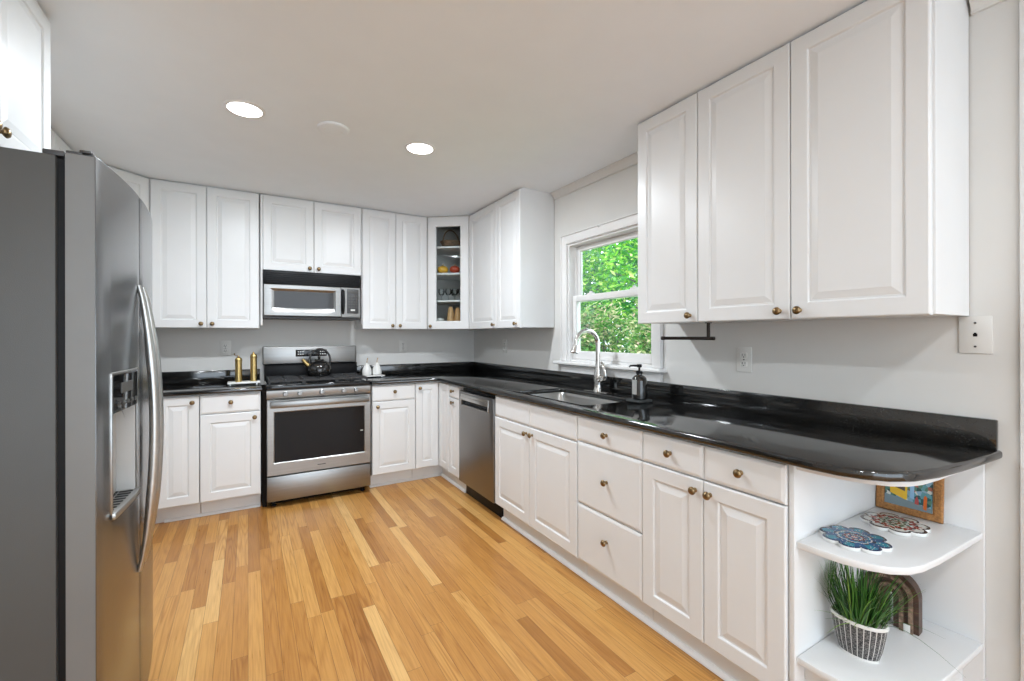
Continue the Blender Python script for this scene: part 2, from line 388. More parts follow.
# baseboard with quarter-round under cabinets
def qround(n, pts):
    """pts along the foot of the toe kick; bulges to the side of nrm"""
    bm = NB()
    (x0, y0), (x1, y1), (nx, ny) = pts
    pr = [(0, 0)] + [(.018 * math.cos(a), .018 * math.sin(a)) for a in [i * PI / 12 for i in range(7)]]
    A = [bm.verts.new((x0 + nx * d, y0 + ny * d, z + .0005)) for d, z in pr]; B = [bm.verts.new((x1 + nx * d, y1 + ny * d, z + .0005)) for d, z in pr]
    for i in range(len(pr)): bm.faces.new((A[i], A[(i + 1) % len(pr)], B[(i + 1) % len(pr)], B[i]))
    bm.faces.new(A); bm.faces.new(B)
    struct(link_mesh(n, bm, 'trim'))
TX, TY = 1.556, 3.915
qround('baseboard_back', [(-.50, TY - .0005), (.083, TY - .0005), (0, -1)])
qround('baseboard_corner', [(.897, TY - .0005), (TX - .02, TY - .0005), (0, -1)])
qround('baseboard_right', [(TX - .0005, TY), (TX - .0005, 3.368), (-1, 0)])
qround('baseboard_sink_side', [(TX - .0005, 2.75), (TX - .0005, .775), (-1, 0)])
bm = NB(); box(bm, XR - .014, YF, 0, XR - .0005, -.545, .13, .004); struct(link_mesh('baseboard_door_side', bm, 'trim'))

# ------------------------------------------------------------------ window
win = struct(empty('window_1', (XR, 0, 0)))
bm = NB()
box(bm, -.020, 1.834, 1.102, -.0005, WY0 + .006, 2.062, .003)
box(bm, -.020, WY1 - .006, 1.102, -.0005, 2.797, 2.062, .003)
box(bm, -.020, WY0 + .006, 1.999, -.0005, WY1 - .006, 2.062, .003)
# raised outer back band
box(bm, -.028, 1.826, 1.102, -.0005, 1.8335, 2.070, .003); box(bm, -.028, 2.7975, 1.102, -.0005, 2.805, 2.070, .003)
box(bm, -.028, 1.8335, 2.0625, -.0005, 2.7975, 2.070, .003)
link_mesh('window_casing', bm, 'trim', win)
bm = NB(); box(bm, -.062, 1.800, 1.076, .02, 2.860, 1.101, .008, 3); link_mesh('window_sill', bm, 'trim', win)
bm = NB(); box(bm, -.022, 1.826, 1.018, -.0005, 2.805, 1.075, .004); box(bm, -.030, 1.826, 1.060, -.0005, 2.805, 1.0755, .004); link_mesh('apron', bm, 'trim', win)
bm = NB()       # jambs
box(bm, .0, WY0 + .0005, WZ0, .109, WY0 + .020, WZ1 - .0005); box(bm, .0, WY1 - .020, WZ0, .109, WY1 - .0005, WZ1 - .0005)
box(bm, .0, WY0 + .02, WZ1 - .020, .109, WY1 - .02, WZ1 - .0005); box(bm, .02, WY0 + .02, WZ0 + .0005, .12, WY1 - .02, WZ0 + .022)
box(bm, .062, WY0 + .02, WZ0 + .022, .068, WY0 + .028, WZ1 - .02); box(bm, .062, WY1 - .028, WZ0 + .022, .068, WY1 - .02, WZ1 - .02)
link_mesh('window_frame', bm, 'trim', win)
def sash(name, x0, x1, z0, z1, bot, top):
    bm = NB(); a, b, s = WY0 + .026, WY1 - .024, .036
    box(bm, x0, a, z0, x1, a + s, z1, .004); box(bm, x0, b - s, z0, x1, b, z1, .004)
    box(bm, x0, a + s - .001, z0, x1, b - s + .001, z0 + bot, .004); box(bm, x0, a + s - .001, z1 - top, x1, b - s + .001, z1, .004)
    o = link_mesh(name, bm, 'trim', win)
    bm = NB(); box(bm, (x0 + x1) / 2 - .002, a + s - .006, z0 + bot - .006, (x0 + x1) / 2 + .002, b - s + .006, z1 - top + .006); link_mesh('pane', bm, 'pane', o)
    return o
sash('upper_sash', .072, .100, 1.555, WZ1 - .021, .045, .040)
lo = sash('lower_sash', .030, .060, WZ0 + .023, 1.600, .062, .045)
bm = NB()
for y in (2.10, 2.53):
    box(bm, .035, y - .03, 1.600, .060, y + .03, 1.612, .004); lathe(bm, [(.012, 1.608), (.012, 1.622), (0, 1.624)], (.047, y, 0))
link_mesh('sash_lock', bm, 'trim', lo)
bm = NB(); tube(bm, [(-.028, 2.345, 2.052), (-.045, 2.345, 2.046), (-.048, 2.345, 2.056)], .0025); link_mesh('curtain_hook', bm, 'chrome', win)

# ------------------------------------------------------------------ cabinets
R_BACK, R_RIGHT, R_LEFT = 0.0, -PI / 2, PI / 2
def knob(parent, x, z):
    bm = NB()
    lathe(bm, [(.009, 0.0), (.009, .002), (.006, .005), (.0055, .013), (.012, .017), (.0155, .021), (.0155, .024), (.012, .029), (.006, .0315), (0, .032)], (x, 0, z), '-Y', 20)
    return link_mesh('knob', bm, 'brass', parent)
def door(parent, x0, x1, z0, z1, kn=None, stile=.058, name='door'):
    g = .0015; bm = NB(); s = min(stile, (x1 - x0) * .27)
    loops_panel(bm, x0 + g, z0, x1 - g, z1, [(0, .005), (.0015, .002), (.005, 0), (s, 0), (s + .003, .0015), (s + .006, .007), (s + .013, .0075), (s + .016, .006), (s + .036, .0012), (s + .038, .0005)], .019)
    o = link_mesh(name, bm, 'cab', parent, smooth=12)
    if kn: knob(o, *kn)
    return o
def drawer(parent, x0, x1, z0, z1, kn=None, name='drawer'):
    g = .0015; bm = NB()
    loops_panel(bm, x0 + g, z0, x1 - g, z1, [(0, .008), (.002, .0045), (.010, .0015), (.014, 0)], .019)
    o = link_mesh(name, bm, 'cab', parent, smooth=20)
    if kn: knob(o, *kn)
    return o
def carcass(root, w, z0, z1, depth, toe=None, x0=0.0):
    bm = NB(); box(bm, x0 + .001, .020, z0, x0 + w - .001, depth - .002, z1, .0)
    if toe is not None:
        bm.free(); bm = NB(); box(bm, x0 + .001, .020, .118, x0 + w - .001, depth - .002, z1)
    o = link_mesh('carcass', bm, 'cab', root)
    if toe is not None:
        bm = NB(); box(bm, x0 + .001, toe, 0.0005, x0 + w - .001, toe + .016, .117); link_mesh('toe_kick', bm, 'cab', root)
    return o
UZ0, UZ1 = 1.359, 2.427
def upper(name, label, loc, rz, w, doors, z0=UZ0, depth=.325, grp='wall cabinets hung under the ceiling'):
    r = empty(name, (loc[0], loc[1], 0), rz); tag(r, label, 'cabinet', grp)
    carcass(r, w, z0 + .003, ZC - .001, depth)
    for a, b, kx in doors:
        door(r, a, b, z0, UZ1, (kx, z0 + .032) if kx is not None else None)
    return r
YU, XU = 4.082, 1.7985
upper('wall_cabinet', 'tall two-door white wall cabinet between the microwave and the refrigerator', (-.603, YU), R_BACK, .685, [(0, .337, .337 - .035), (.337, .682, .337 + .035)])
o = upper('wall_cabinet', 'short two-door white wall cabinet directly above the microwave', (.104, YU), R_BACK, .768, [(.0, .378, .378 - .034), (.378, .763, .378 + .036)], z0=1.83)
bm = NB(); box(bm, -.0155, .003, 1.385, .0005, .20, 2.43, .001); link_mesh('filler_strip', bm, 'cab', o)
bm = NB(); box(bm, .7665, .003, 1.40, .7715, .20, 2.43, .001); link_mesh('filler_strip', bm, 'cab', o)
upper('wall_cabinet', 'tall two-door white wall cabinet between the microwave and the glass-door corner cabinet', (.877, YU), R_BACK, .600, [(0, .299, .299 - .034), (.299, .600, .299 + .034)])
upper('wall_cabinet', 'two-door white wall cabinet on the left of the window, right of the glass-door corner cabinet', (XU, 3.828), R_RIGHT, .913, [(.0, .530, .530 - .036), (.530, .913, .913 - .055)])
upper('wall_cabinet', 'narrow single-door white wall cabinet just right of the window', (XU, 1.717), R_RIGHT, .371, [(0, .371, .371 - .040)])
upper('wall_cabinet', 'large two-door white wall cabinet nearest the camera on the right wall', (XU, 1.345), R_RIGHT, .830, [(0, .412, .412 - .040), (.412, .824, .412 + .034)])
upper('wall_cabinet', 'white cabinet with two doors above the refrigerator', (-.607, 1.42), R_LEFT, .812, [(.002, .370, .370 - .035), (.370, .808, .370 + .020)], z0=1.84, depth=.630)
upper('wall_cabinet', 'white wall cabinet on the left wall mostly hidden behind the refrigerator', (-.914, 2.262), R_LEFT, 1.53, [(0, .382, .345), (.382, .765, .42), (.765, 1.147, 1.11), (1.147, 1.53, 1.18)])

# left diagonal corner cabinet (solid door)
def diag_empty(p1, p2, name):
    a = math.atan2(p2[1] - p1[1], p2[0] - p1[0]); w = math.hypot(p2[0] - p1[0], p2[1] - p1[1])
    return empty(name, (p1[0], p1[1], 0), a), w, a
def to_local(r, a, pts):
    out = []
    for x, y in pts:
        dx, dy = x - r.location.x, y - r.location.y
        out.append((dx * math.cos(a) + dy * math.sin(a), -dx * math.sin(a) + dy * math.cos(a)))
    return out
r, w, a = diag_empty((-.912, 3.800), (-.605, 4.0815), 'wall_cabinet')
tag(r, 'white diagonal corner wall cabinet behind the refrigerator top', 'cabinet', 'wall cabinets hung under the ceiling')
bm = NB(); poly = to_local(r, a, [(-.93, 3.815), (-.613, 4.104), (-.6045, 4.104), (-.6045, 4.405), (XL + .002, 4.405), (XL + .002, 3.80)]); prism(bm, poly, UZ0 + .003, ZC - .001); link_mesh('carcass', bm, 'cab', r)
door(r, .002, w, UZ0, UZ1, (.035, UZ0 + .032))

# right diagonal glass-door cabinet, hollow
P1, P2 = (1.4805, 4.080), (1.7975, 3.832)
r, w, a = diag_empty(P1, P2, 'corner_cabinet')
tag(r, 'white diagonal corner cabinet with a glass door showing gourds and glasses', 'cabinet')
SH = [1.640, 1.902, 2.158]
inner = [(1.482, 4.098), (1.812, 3.832), (2.125, 3.832), (2.125, 4.405), (1.482, 4.405)]
bm = NB()
prism(bm, to_local(r, a, inner), UZ0 + .003, UZ0 + .021); prism(bm, to_local(r, a, inner), ZC - .019, ZC - .001)
for q in ([(1.482, 4.098), (1.500, 4.084), (1.500, 4.405), (1.482, 4.405)], [(1.812, 3.832), (2.125, 3.832), (2.125, 3.850), (1.790, 3.850)],
          [(1.500, 4.387), (2.125, 4.387), (2.125, 4.405), (1.500, 4.405)], [(2.107, 3.850), (2.125, 3.850), (2.125, 4.387), (2.107, 4.387)]):
    prism(bm, to_local(r, a, q), UZ0 + .021, ZC - .019)
link_mesh('carcass', bm, plain('grey cabinet inside', (0.60, 0.59, 0.57), 0.6), r)
sh_poly = [(1.503, 4.122), (1.815, 3.878), (2.105, 3.878), (2.105, 4.385), (1.503, 4.385)]
for z in SH:
    bm = NB(); prism(bm, to_local(r, a, sh_poly), z - .018, z, .002, 1); link_mesh('shelf', bm, 'cab', r)
bm = NB(); OX0, OX1, OZ0, OZ1 = .084, w - .084, 1.438, 2.338
ring = lambda ins, y, o=0: None
def frame_door(bm, x0, z0, x1, z1, a0, c0, a1, c1):
    def rect(xa, za, xb, zb, y): return [bm.verts.new(p) for p in ((xa, y, za), (xb, y, za), (xb, y, zb), (xa, y, zb))]
    R = [rect(x0, z0, x1, z1, .019), rect(x0, z0, x1, z1, .005), rect(x0 + .005, z0 + .005, x1 - .005, z1 - .005, 0),
         rect(a0 - .008, c0 - .008, a1 + .008, c1 + .008, 0), rect(a0 - .003, c0 - .003, a1 + .003, c1 + .003, .004), rect(a0, c0, a1, c1, .007), rect(a0, c0, a1, c1, .019)]
    for p, q in zip(R, R[1:] + R[:1]):
        for i in range(4): bm.faces.new((p[i], p[(i + 1) % 4], q[(i + 1) % 4], q[i]))
frame_door(bm, .003, UZ0, w - .003, UZ1, OX0, OZ0, OX1, OZ1)
d = link_mesh('door', bm, 'cab', r, smooth=20)
knob(d, .032, UZ0 + .030)
bm = NB(); box(bm, OX0 - .004, .011, OZ0 - .004, OX1 + .004, .014, OZ1 + .004); link_mesh('pane', bm, 'cabpane', d)
DCA, DSA = math.cos(a), math.sin(a)
def dpt(lx, ly):  # local (along door, into cabinet) to world
    return (P1[0] + lx * DCA - ly * DSA, P1[1] + lx * DSA + ly * DCA)

# ------------------------------------------------------------------ base cabinets
CZ0, CZ1 = .8885, .9185
DT, DB = .878, .126
YD, XD = 3.8133, 1.487
def base(name, label, loc, rz, w, depth, fronts, grp='base cabinets under the black counter', x0=0.0):
    r = empty(name, (loc[0], loc[1], 0), rz); tag(r, label, 'cabinet', grp)
    carcass(r, w, .118, CZ0 - .001, depth, toe=(TX - XD if rz == R_RIGHT else TY - YD), x0=x0)
    for f in fronts:
        (door if f[0] == 'door' else drawer)(r, *f[1:])
    return r
DPB = YB - YD; DPR = XR - XD
base('base_cabinet', 'white base cabinet with one drawer over one door, left of the range', (-.291, YD), R_BACK, .375, DPB,
     [('drawer', .0, .372, .744, DT, (.186, .822)), ('door', .0, .372, DB, .739, (.335, .700))])
r = base('base_cabinet', 'full-height single-door white base cabinet beside the refrigerator handle', (-.60, YD), R_BACK, .307, DPB,
     [('door', .063, .307, DB, DT, (.268, .835))])
bm = NB(); box(bm, .003, .004, DB, .0635, .019, DT, .001); link_mesh('filler_strip', bm, 'cab', r)
base('base_cabinet', 'white base cabinet with one drawer over one door, right of the range', (.895, YD), R_BACK, .376, DPB,
     [('drawer', .001, .376, .744, DT, (.190, .820)), ('door', .001, .376, DB, .739, (.045, .700))])
# lazy-susan corner
r = empty('corner_base_cabinet', (1.2715, YD, 0), 0); tag(r, 'white corner base cabinet with two narrow hinged leaves meeting in the inner corner', 'cabinet', 'base cabinets under the black counter')
def tl(x, y): return (x - 1.2715, y - YD)
bm = NB(); prism(bm, [tl(1.273, 3.834), tl(1.5075, 3.834), tl(1.5075, 3.590), tl(2.125, 3.590), tl(2.125, 4.405), tl(1.273, 4.405)], .118, CZ0 - .001); link_mesh('carcass', bm, 'cab', r)
bm = NB(); prism(bm, [tl(1.273, TY), tl(TX, TY), tl(TX, 3.590), tl(TX + .016, 3.590), tl(TX + .016, TY + .016), tl(1.273, TY + .016)], .0005, .117); link_mesh('toe_kick', bm, 'cab', r)
door(r, .001, .214, DB, DT, (.036, .835))
h = empty('door_leaf', (XD - 1.2715, 3.8115 - YD, 0), R_RIGHT); h.parent = r
bm = NB(); s = .056
loops_panel(bm, .0015, DB, .220, DT, [(0, .005), (.0015, .002), (.005, 0), (s, 0), (s + .003, .0015), (s + .006, .007), (s + .013, .0075), (s + .016, .006), (s + .036, .0012), (s + .038, .0005)], .019)
lf = link_mesh('door', bm, 'cab', None, smooth=12); lf.parent = r; lf.location = (XD - 1.2715, 3.8115 - YD, 0); lf.rotation_euler = (0, 0, R_RIGHT)
bpy.data.objects.remove(h)
base('base_cabinet', 'very narrow white base cabinet with small drawer and door, left of the dishwasher', (XD, 3.588), R_RIGHT, .220, DPR,
     [('drawer', .0, .219, .775, DT, (.110, .832)), ('door', .0, .219, DB, .770, (.110, .735))])
base('sink_base_cabinet', 'white sink base cabinet with two doors below two plain false fronts', (XD, 2.750), R_RIGHT, .906, DPR,
     [('drawer', .0, .446, .738, DT, None, 'false_front'), ('drawer', .446, .905, .738, DT, None, 'false_front'),
      ('door', .0, .446, DB, .733, (.446 - .032, .692)), ('door', .446, .905, DB, .733, (.446 + .034, .692))])
base('base_cabinet', 'white base cabinet with three stacked plain drawers, right of the sink doors', (XD, 1.843), R_RIGHT, .448, DPR,
     [('drawer', .0, .448, .748, DT, (.224, .815)), ('drawer', .0, .448, .425, .743, (.224, .588)), ('drawer', .0, .448, DB, .420, (.224, .300))])
base('base_cabinet', 'white base cabinet with two drawers over two doors, beside the open end shelves', (XD, 1.394), R_RIGHT, .610, DPR,
     [('drawer', .0, .305, .748, DT, (.152, .815)), ('drawer', .305, .608, .748, DT, (.152 + .305, .815)),
      ('door', .0, .305, DB, .743, (.305 - .034, .700)), ('door', .305, .608, DB, .743, (.305 + .030, .700))])
base('base_cabinet', 'white base cabinet on the left wall hidden behind the refrigerator', (-.61, 2.30), R_LEFT, 1.50, .628,
     [('door', .0, .5, DB, DT, (.46, .835)), ('door', .5, 1.0, DB, DT, (.54, .835)), ('door', 1.0, 1.49, DB, DT, (1.45, .835))])
# sink base carcass must be open for the basin
for o in list(C.objects):
    if o.parent and o.parent.name.startswith('sink_base_cabinet') and o.name.startswith('carcass'):
        cut(o, .06, .05, .60, .895, .60, 1.0)

# open end shelves
r = empty('end_shelf_unit', (1.80, .62, 0)); tag(r, 'open white end shelf unit with curved shelves under the counter end', 'shelf')
def L2(pts): return [(x - 1.80, y - .62) for x, y in pts]
bm = NB(); box(bm, 1.500 - 1.80, .7665 - .62, .0005, 2.122 - 1.80, .7825 - .62, CZ0 - .001, .001); link_mesh('side_panel', bm, 'cab', r)
bm = NB(); box(bm, 2.107 - 1.80, .4785 - .62, .0005, 2.1255 - 1.80, .766 - .62, CZ0 - .001, .001); link_mesh('back_panel', bm, 'cab', r)
curve = [(1.512, .7655), (1.512, .700), (1.520, .640), (1.540, .585), (1.570, .543), (1.610, .515), (1.665, .500), (1.76, .492), (1.92, .486), (2.1065, .481), (2.1065, .7655)]
for z, nm in ((CZ0 - .001, 'top_board'), (.637, 'shelf'), (.267, 'shelf')):
    bm = NB(); prism(bm, L2(curve), z - .022, z, .003, 2); link_mesh(nm, bm, 'cab', r)
bm = NB(); prism(bm, L2([(1.56, .7655), (1.56, .70), (1.58, .62), (1.62, .57), (1.70, .545), (2.1065, .53), (2.1065, .7655)]), .0005, .239); link_mesh('toe_kick', bm, 'cab', r)

# ------------------------------------------------------------------ countertops
CF = 1.462
outer = [(.889, 3.787), (1.445, 3.787), (CF, 3.770), (CF, .86), (1.458, .78), (1.456, .70), (1.464, .630), (1.485, .575), (1.522, .528), (1.585, .492), (1.69, .468), (1.82, .455), (1.97, .446), (2.1255, .439), (2.1255, 4.4055), (.889, 4.4055)]
def rrect(x0, y0, x1, y1, rad, n=5):
    out = []
    for cx, cy, s in ((x1 - rad, y1 - rad, 0), (x0 + rad, y1 - rad, 1), (x0 + rad, y0 + rad, 2), (x1 - rad, y0 + rad, 3)):
        for k in range(n + 1):
            t = s * PI / 2 + k * PI / 2 / n; out.append((cx + rad * math.cos(t), cy + rad * math.sin(t)))
    return out
SX0, SX1, SY0, SY1 = 1.575, 1.955, 1.880, 2.600
ct = empty('countertop', (1.5, 2.5, 0)); tag(ct, 'long black polished granite countertop with sink cut-out, wrapping the right corner to a rounded end', 'countertop')
def LC(pts): return [(x - 1.5, y - 2.5) for x, y in pts]
bm = NB(); prism(bm, LC(outer), CZ0, CZ1, .010, 3, holes=[LC(rrect(SX0, SY0, SX1, SY1, .045))])
link_mesh('slab', bm, 'granite', ct, smooth=45)
bm = NB(); box(bm, 2.107 - 1.5, .448 - 2.5, CZ1 - .0005, 2.1265 - 1.5, 4.4065 - 2.5, 1.0165, .003); link_mesh('backsplash', bm, 'granite', ct)
bm = NB(); box(bm, .889 - 1.5, 4.387 - 2.5, CZ1 - .0005, 2.1065 - 1.5, 4.4065 - 2.5, 1.0165, .003); link_mesh('backsplash', bm, 'granite', ct)
c2 = empty('countertop', (-.3, 4.1, 0)); tag(c2, 'short black granite countertop left of the range', 'countertop')
bm = NB(); prism(bm, [(x + .3, y - 4.1) for x, y in [(.091, 3.787), (.091, 4.4055), (XL + .001, 4.4055), (XL + .001, 2.30), (-.585, 2.30), (-.585, 3.787)]], CZ0, CZ1, .010, 3); link_mesh('slab', bm, 'granite', c2, smooth=45)
bm = NB(); box(bm, XL + .02 + .3, 4.387 - 4.1, CZ1 - .0005, .091 + .3, 4.4065 - 4.1, 1.0165, .003); link_mesh('backsplash', bm, 'granite', c2)

# ------------------------------------------------------------------ sink
sk = empty('sink', ((SX0 + SX1) / 2, (SY0 + SY1) / 2, 0)); tag(sk, 'stainless steel undermount sink bowl set in the black counter', 'sink')
hx, hy = (SX1 - SX0) / 2, (SY1 - SY0) / 2
bm = NB()
def rr(dx, z, rad): return [bm.verts.new((x, y, z)) for x, y in rrect(-hx - dx, -hy - dx, hx + dx, hy + dx, rad)]
rings = [rr(.020, CZ0 - .0035, .05), rr(.020, CZ0 - .001, .05), rr(.003, CZ0 - .001, .045), rr(-.006, CZ0 - .02, .04), rr(-.016, .715, .04), rr(-.035, .700, .03), rr(-.10, .697, .03)]
for p, q in zip(rings, rings[1:]):
    for i in range(len(p)): bm.faces.new((p[i], p[(i + 1) % len(p)], q[(i + 1) % len(p)], q[i]))
bm.faces.new(rings[-1]); link_mesh('bowl', bm, 'steel', sk, smooth=50)
bm = NB(); lathe(bm, [(0, .698), (.040, .698), (.045, .702), (.036, .704), (.030, .699), (0, .699)], (.05, .0, 0)); link_mesh('drain', bm, 'chrome', sk)

# faucet
fc = empty('faucet', (2.033, 2.295, CZ1)); tag(fc, 'tall brushed nickel gooseneck faucet behind the sink', 'faucet')
bm = NB(); lathe(bm, [(.033, .0005), (.033, .006), (.028, .014), (.027, .060), (.031, .085), (.028, .115), (.022, .145), (.018, .18), (.016, .20), (.016, .21)]); link_mesh('body', bm, 'chrome', fc)
bm = NB(); box(bm, -.032, -.11, .0003, .032, .11, .004, .0015); link_mesh('deck_plate', bm, 'chrome', fc)
R_ = .094; path = [(0, 0, .20), (0, 0, .26), (0, 0, .305)] + [(-R_ + R_ * math.cos(t), 0, .318 + R_ * math.sin(t)) for t in [k * PI / 14 for k in range(15)]] + [(-2 * R_ - .002, 0, .310)]
bm = NB(); tube(bm, path, .0150, 14); link_mesh('spout', bm, 'chrome', fc)
bm = NB(); tube(bm, [(-2 * R_ - .001, 0, .316), (-2 * R_ - .004, 0, .306), (-2 * R_ - .009, 0, .288), (-2 * R_ - .015, 0, .268), (-2 * R_ - .016, 0, .264)], [.0165, .018, .021, .026, .023], 16); link_mesh('spray_head', bm, 'chrome', fc)
bm = NB(); tube(bm, [(0, -.015, .085), (0, -.035, .092), (0, -.052, .098)], [.023, .024, .020], 14)
tube(bm, [(0, -.050, .092), (0, -.066, .112), (0, -.060, .150), (.002, -.040, .188), (.003, -.030, .200)], [.015, .017, .014, .011, .008], 10, flat=.7); link_mesh('lever_handle', bm, 'chrome', fc)

# ------------------------------------------------------------------ outlets and plates
def plate(loc, rz, label, kind, wd=.078, ht=.124, name='outlet'):
    r = empty(name, loc, rz); tag(r, label, 'wall outlet' if kind == 'duplex' else 'wall plate')
    bm = NB(); box(bm, -wd / 2, -.0065, -ht / 2, wd / 2, -.0005, ht / 2, .002); link_mesh('cover_plate', bm, 'plate', r)
    if kind == 'duplex':
        for s in (-1, 1):
            bm = NB(); box(bm, -.017, -.0085, s * .021 - .014, .017, -.0062, s * .021 + .014, .004); q = link_mesh('socket', bm, 'plate', r)
            bm = NB()
            for dx in (-.007, .007): box(bm, dx - .0012, -.0092, s * .021 - .002, dx + .0012, -.0082, s * .021 + .008)
            lathe(bm, [(.0028, 0), (.0028, .001)], (0, -.0083, s * .021 - .008), '-Y', 10); link_mesh('slot', bm, 'black', q)
        bm = NB(); lathe(bm, [(.0035, 0), (.0035, .0015), (0, .002)], (0, -.0064, 0), '-Y', 12); link_mesh('screw', bm, 'darkgrey', r)
    else:
        for z, rad in ((.040, .0035), (-.040, .0035)):
            bm = NB(); lathe(bm, [(rad, 0), (rad, .0015), (0, .002)], (0, -.0064, z), '-Y', 12); link_mesh('screw', bm, 'darkgrey', r)
        bm = NB(); box(bm, -.0055, -.0075, -.006, .0055, -.0062, .004, .0008); box(bm, -.003, -.0075, .003, .003, -.0062, .007); link_mesh('jack', bm, 'black', r)
    return r
plate((-.158, YB, 1.197), 0, 'white duplex outlet on the back wall left of the range', 'duplex')
plate((1.338, YB, 1.195), 0, 'white duplex outlet on the back wall right of the range, near the corner', 'duplex')
plate((XR, 3.722, 1.198), R_RIGHT, 'white duplex outlet on the right wall under the cabinet left of the window', 'duplex')
plate((XR, 1.320, 1.176), R_RIGHT, 'white duplex outlet on the right wall below the paper towel bar', 'duplex')
plate((XR, .501, 1.297), R_RIGHT, 'blank white wall plate with phone jack at the far right of the wall', 'phone', .082, .126, name='phone_jack_plate')

# paper towel bar
r = empty('towel_bar', (1.93, 1.522, 1.360)); tag(r, 'dark bronze paper towel bar hanging under the wall cabinet right of the window', 'towel holder')
bm = NB(); tube(bm, [(0, -.140, -.002), (0, -.140, -.078)], .008, 12); lathe(bm, [(.016, -.0045), (.016, -.0005), (0, -.0002)], (0, -.140, 0)); link_mesh('bracket', bm, 'bronze', r)
bm = NB(); tube(bm, [(0, -.165, -.078), (0, .135, -.078)], .0085, 12); tube(bm, [(0, .127, -.078), (0, .143, -.078)], .010, 12); tube(bm, [(0, -.172, -.078), (0, -.160, -.078)], .0085, 12); link_mesh('bar', bm, 'bronze', r)

# ------------------------------------------------------------------ range
rg = empty('range', (.121, 3.783, 0)); tag(rg, 'freestanding stainless steel gas range with black cooktop between the back cabinets', 'stove')
W = .757
bm = NB(); box(bm, .002, .035, .055, W - .002, .615, .893, .003); link_mesh('body', bm, 'matteblack', rg)
bm = NB(); box(bm, -.027, .075, .006, .0018, .600, .880, .001); link_mesh('side_panel', bm, 'matteblack', rg)  # black filler standing in for the shade in the gap left of the range
bm = NB(); box(bm, .03, .095, .012, W - .03, .105, .0548, .001); link_mesh('kick_plate', bm, 'matteblack', rg)
for x in (.05, W - .05):
    for y in (.08, .56):
        bm = NB(); lathe(bm, [(.018, .0005), (.018, .012), (.011, .016), (.011, .056)], (x, y, 0), seg=12); link_mesh('leg', bm, 'black', rg)
bm = NB()  # slanted control fascia
pr = [(.040, .822), (.008, .822), (.005, .828), (.006, .884), (.012, .890), (.040, .890)]
A = [bm.verts.new((0, y, z)) for y, z in pr]; B = [bm.verts.new((W, y, z)) for y, z in pr]
for i in range(len(pr)): bm.faces.new((A[i], A[(i + 1) % len(pr)], B[(i + 1) % len(pr)], B[i]))
bm.faces.new(A); bm.faces.new(B); fas = link_mesh('control_panel', bm, 'steel_h', rg, smooth=30)
for x in (.125, .225, .382, .545, .640):
    bm = NB(); lathe(bm, [(.021, -.004), (.021, .004), (.017, .006), (.0165, .026), (.014, .029), (0, .030)], (x, .009, .856), '-Y', 20)
    box(bm, x - .002, -.0225, .856 - .015, x + .002, -.019, .856 + .015, .0008); link_mesh('knob', bm, 'steel_h', rg)
def fr_door(bm, x0, z0, x1, z1, a0, c0, a1, c1, yf, yb, yi):
    def rect(xa, za, xb, zb, y): return [bm.verts.new(p) for p in ((xa, y, za), (xb, y, za), (xb, y, zb), (xa, y, zb))]
    R = [rect(x0, z0, x1, z1, yb), rect(x0, z0, x1, z1, yf + .004), rect(x0 + .004, z0 + .004, x1 - .004, z1 - .004, yf),
         rect(a0 - .006, c0 - .006, a1 + .006, c1 + .006, yf), rect(a0, c0, a1, c1, yi), rect(a0, c0, a1, c1, yb)]
    for p, q in zip(R, R[1:] + R[:1]):
        for i in range(4): bm.faces.new((p[i], p[(i + 1) % 4], q[(i + 1) % 4], q[i]))
bm = NB(); fr_door(bm, .001, .248, W - .001, .817, .052, .345, W - .052, .722, 0, .034, .005); od = link_mesh('oven_door', bm, 'steel_h', rg, smooth=25)
bm = NB(); box(bm, .051, .0055, .344, W - .051, .012, .723); link_mesh('oven_window', bm, 'ovenglass', od)
bm = NB(); box(bm, W / 2 - .030, -.0008, .288, W / 2 + .030, .0005, .294); link_mesh('nameplate', bm, 'darkgrey', od)
bm = NB(); box(bm, W - .082, .003, .52, W - .062, .0052, .526); link_mesh('sticker', bm, 'plate', od)
bm = NB(); box(bm, .022, -.050, .760, W - .022, -.028, .808, .006, 2)
for x in (.035, W - .058): box(bm, x, -.034, .774, x + .023, .001, .800, .003)
link_mesh('handle', bm, 'steel_h', od)
bm = NB(); box(bm, .001, .004, .054, W - .001, .034, .240, .005); link_mesh('drawer', bm, 'steel_h', rg)
bm = NB(); box(bm, .0, .004, .891, W, .540, .926, .008, 3); top = link_mesh('cooktop', bm, 'blackgloss', rg)
def grate(x0, x1, y0, y1):
    bm = NB(); z0, z1 = .944, .958; t = .011
    box(bm, x0, y0, z0, x1, y0 + t, z1, .003, 1); box(bm, x0, y1 - t, z0, x1, y1, z1, .003, 1)
    box(bm, x0, y0 + t, z0, x0 + t, y1 - t, z1, .003, 1); box(bm, x1 - t, y0 + t, z0, x1, y1 - t, z1, .003, 1)
    ym = (y0 + y1) / 2; xm = (x0 + x1) / 2
    box(bm, x0 + t, ym - t / 2, z0, x1 - t, ym + t / 2, z1, .002, 1); box(bm, xm - t / 2, y0 + t, z0, xm + t / 2, y1 - t, z1, .002, 1)
    for yy in ((y0 + ym) / 2, (y1 + ym) / 2):
        box(bm, x0 + t, yy - t / 2, z0, x1 - t, yy + t / 2, z1, .002, 1)
    for xx in (x0, x1 - t):
        for yy in (y0, ym - t / 2, y1 - t): box(bm, xx, yy, .9262, xx + t, yy + t, z0 + .002)
    return link_mesh('grate', bm, 'iron', rg)
g3 = (W - .03) / 3
for k in range(3): grate(.015 + k * g3, .013 + (k + 1) * g3, .035, .505)
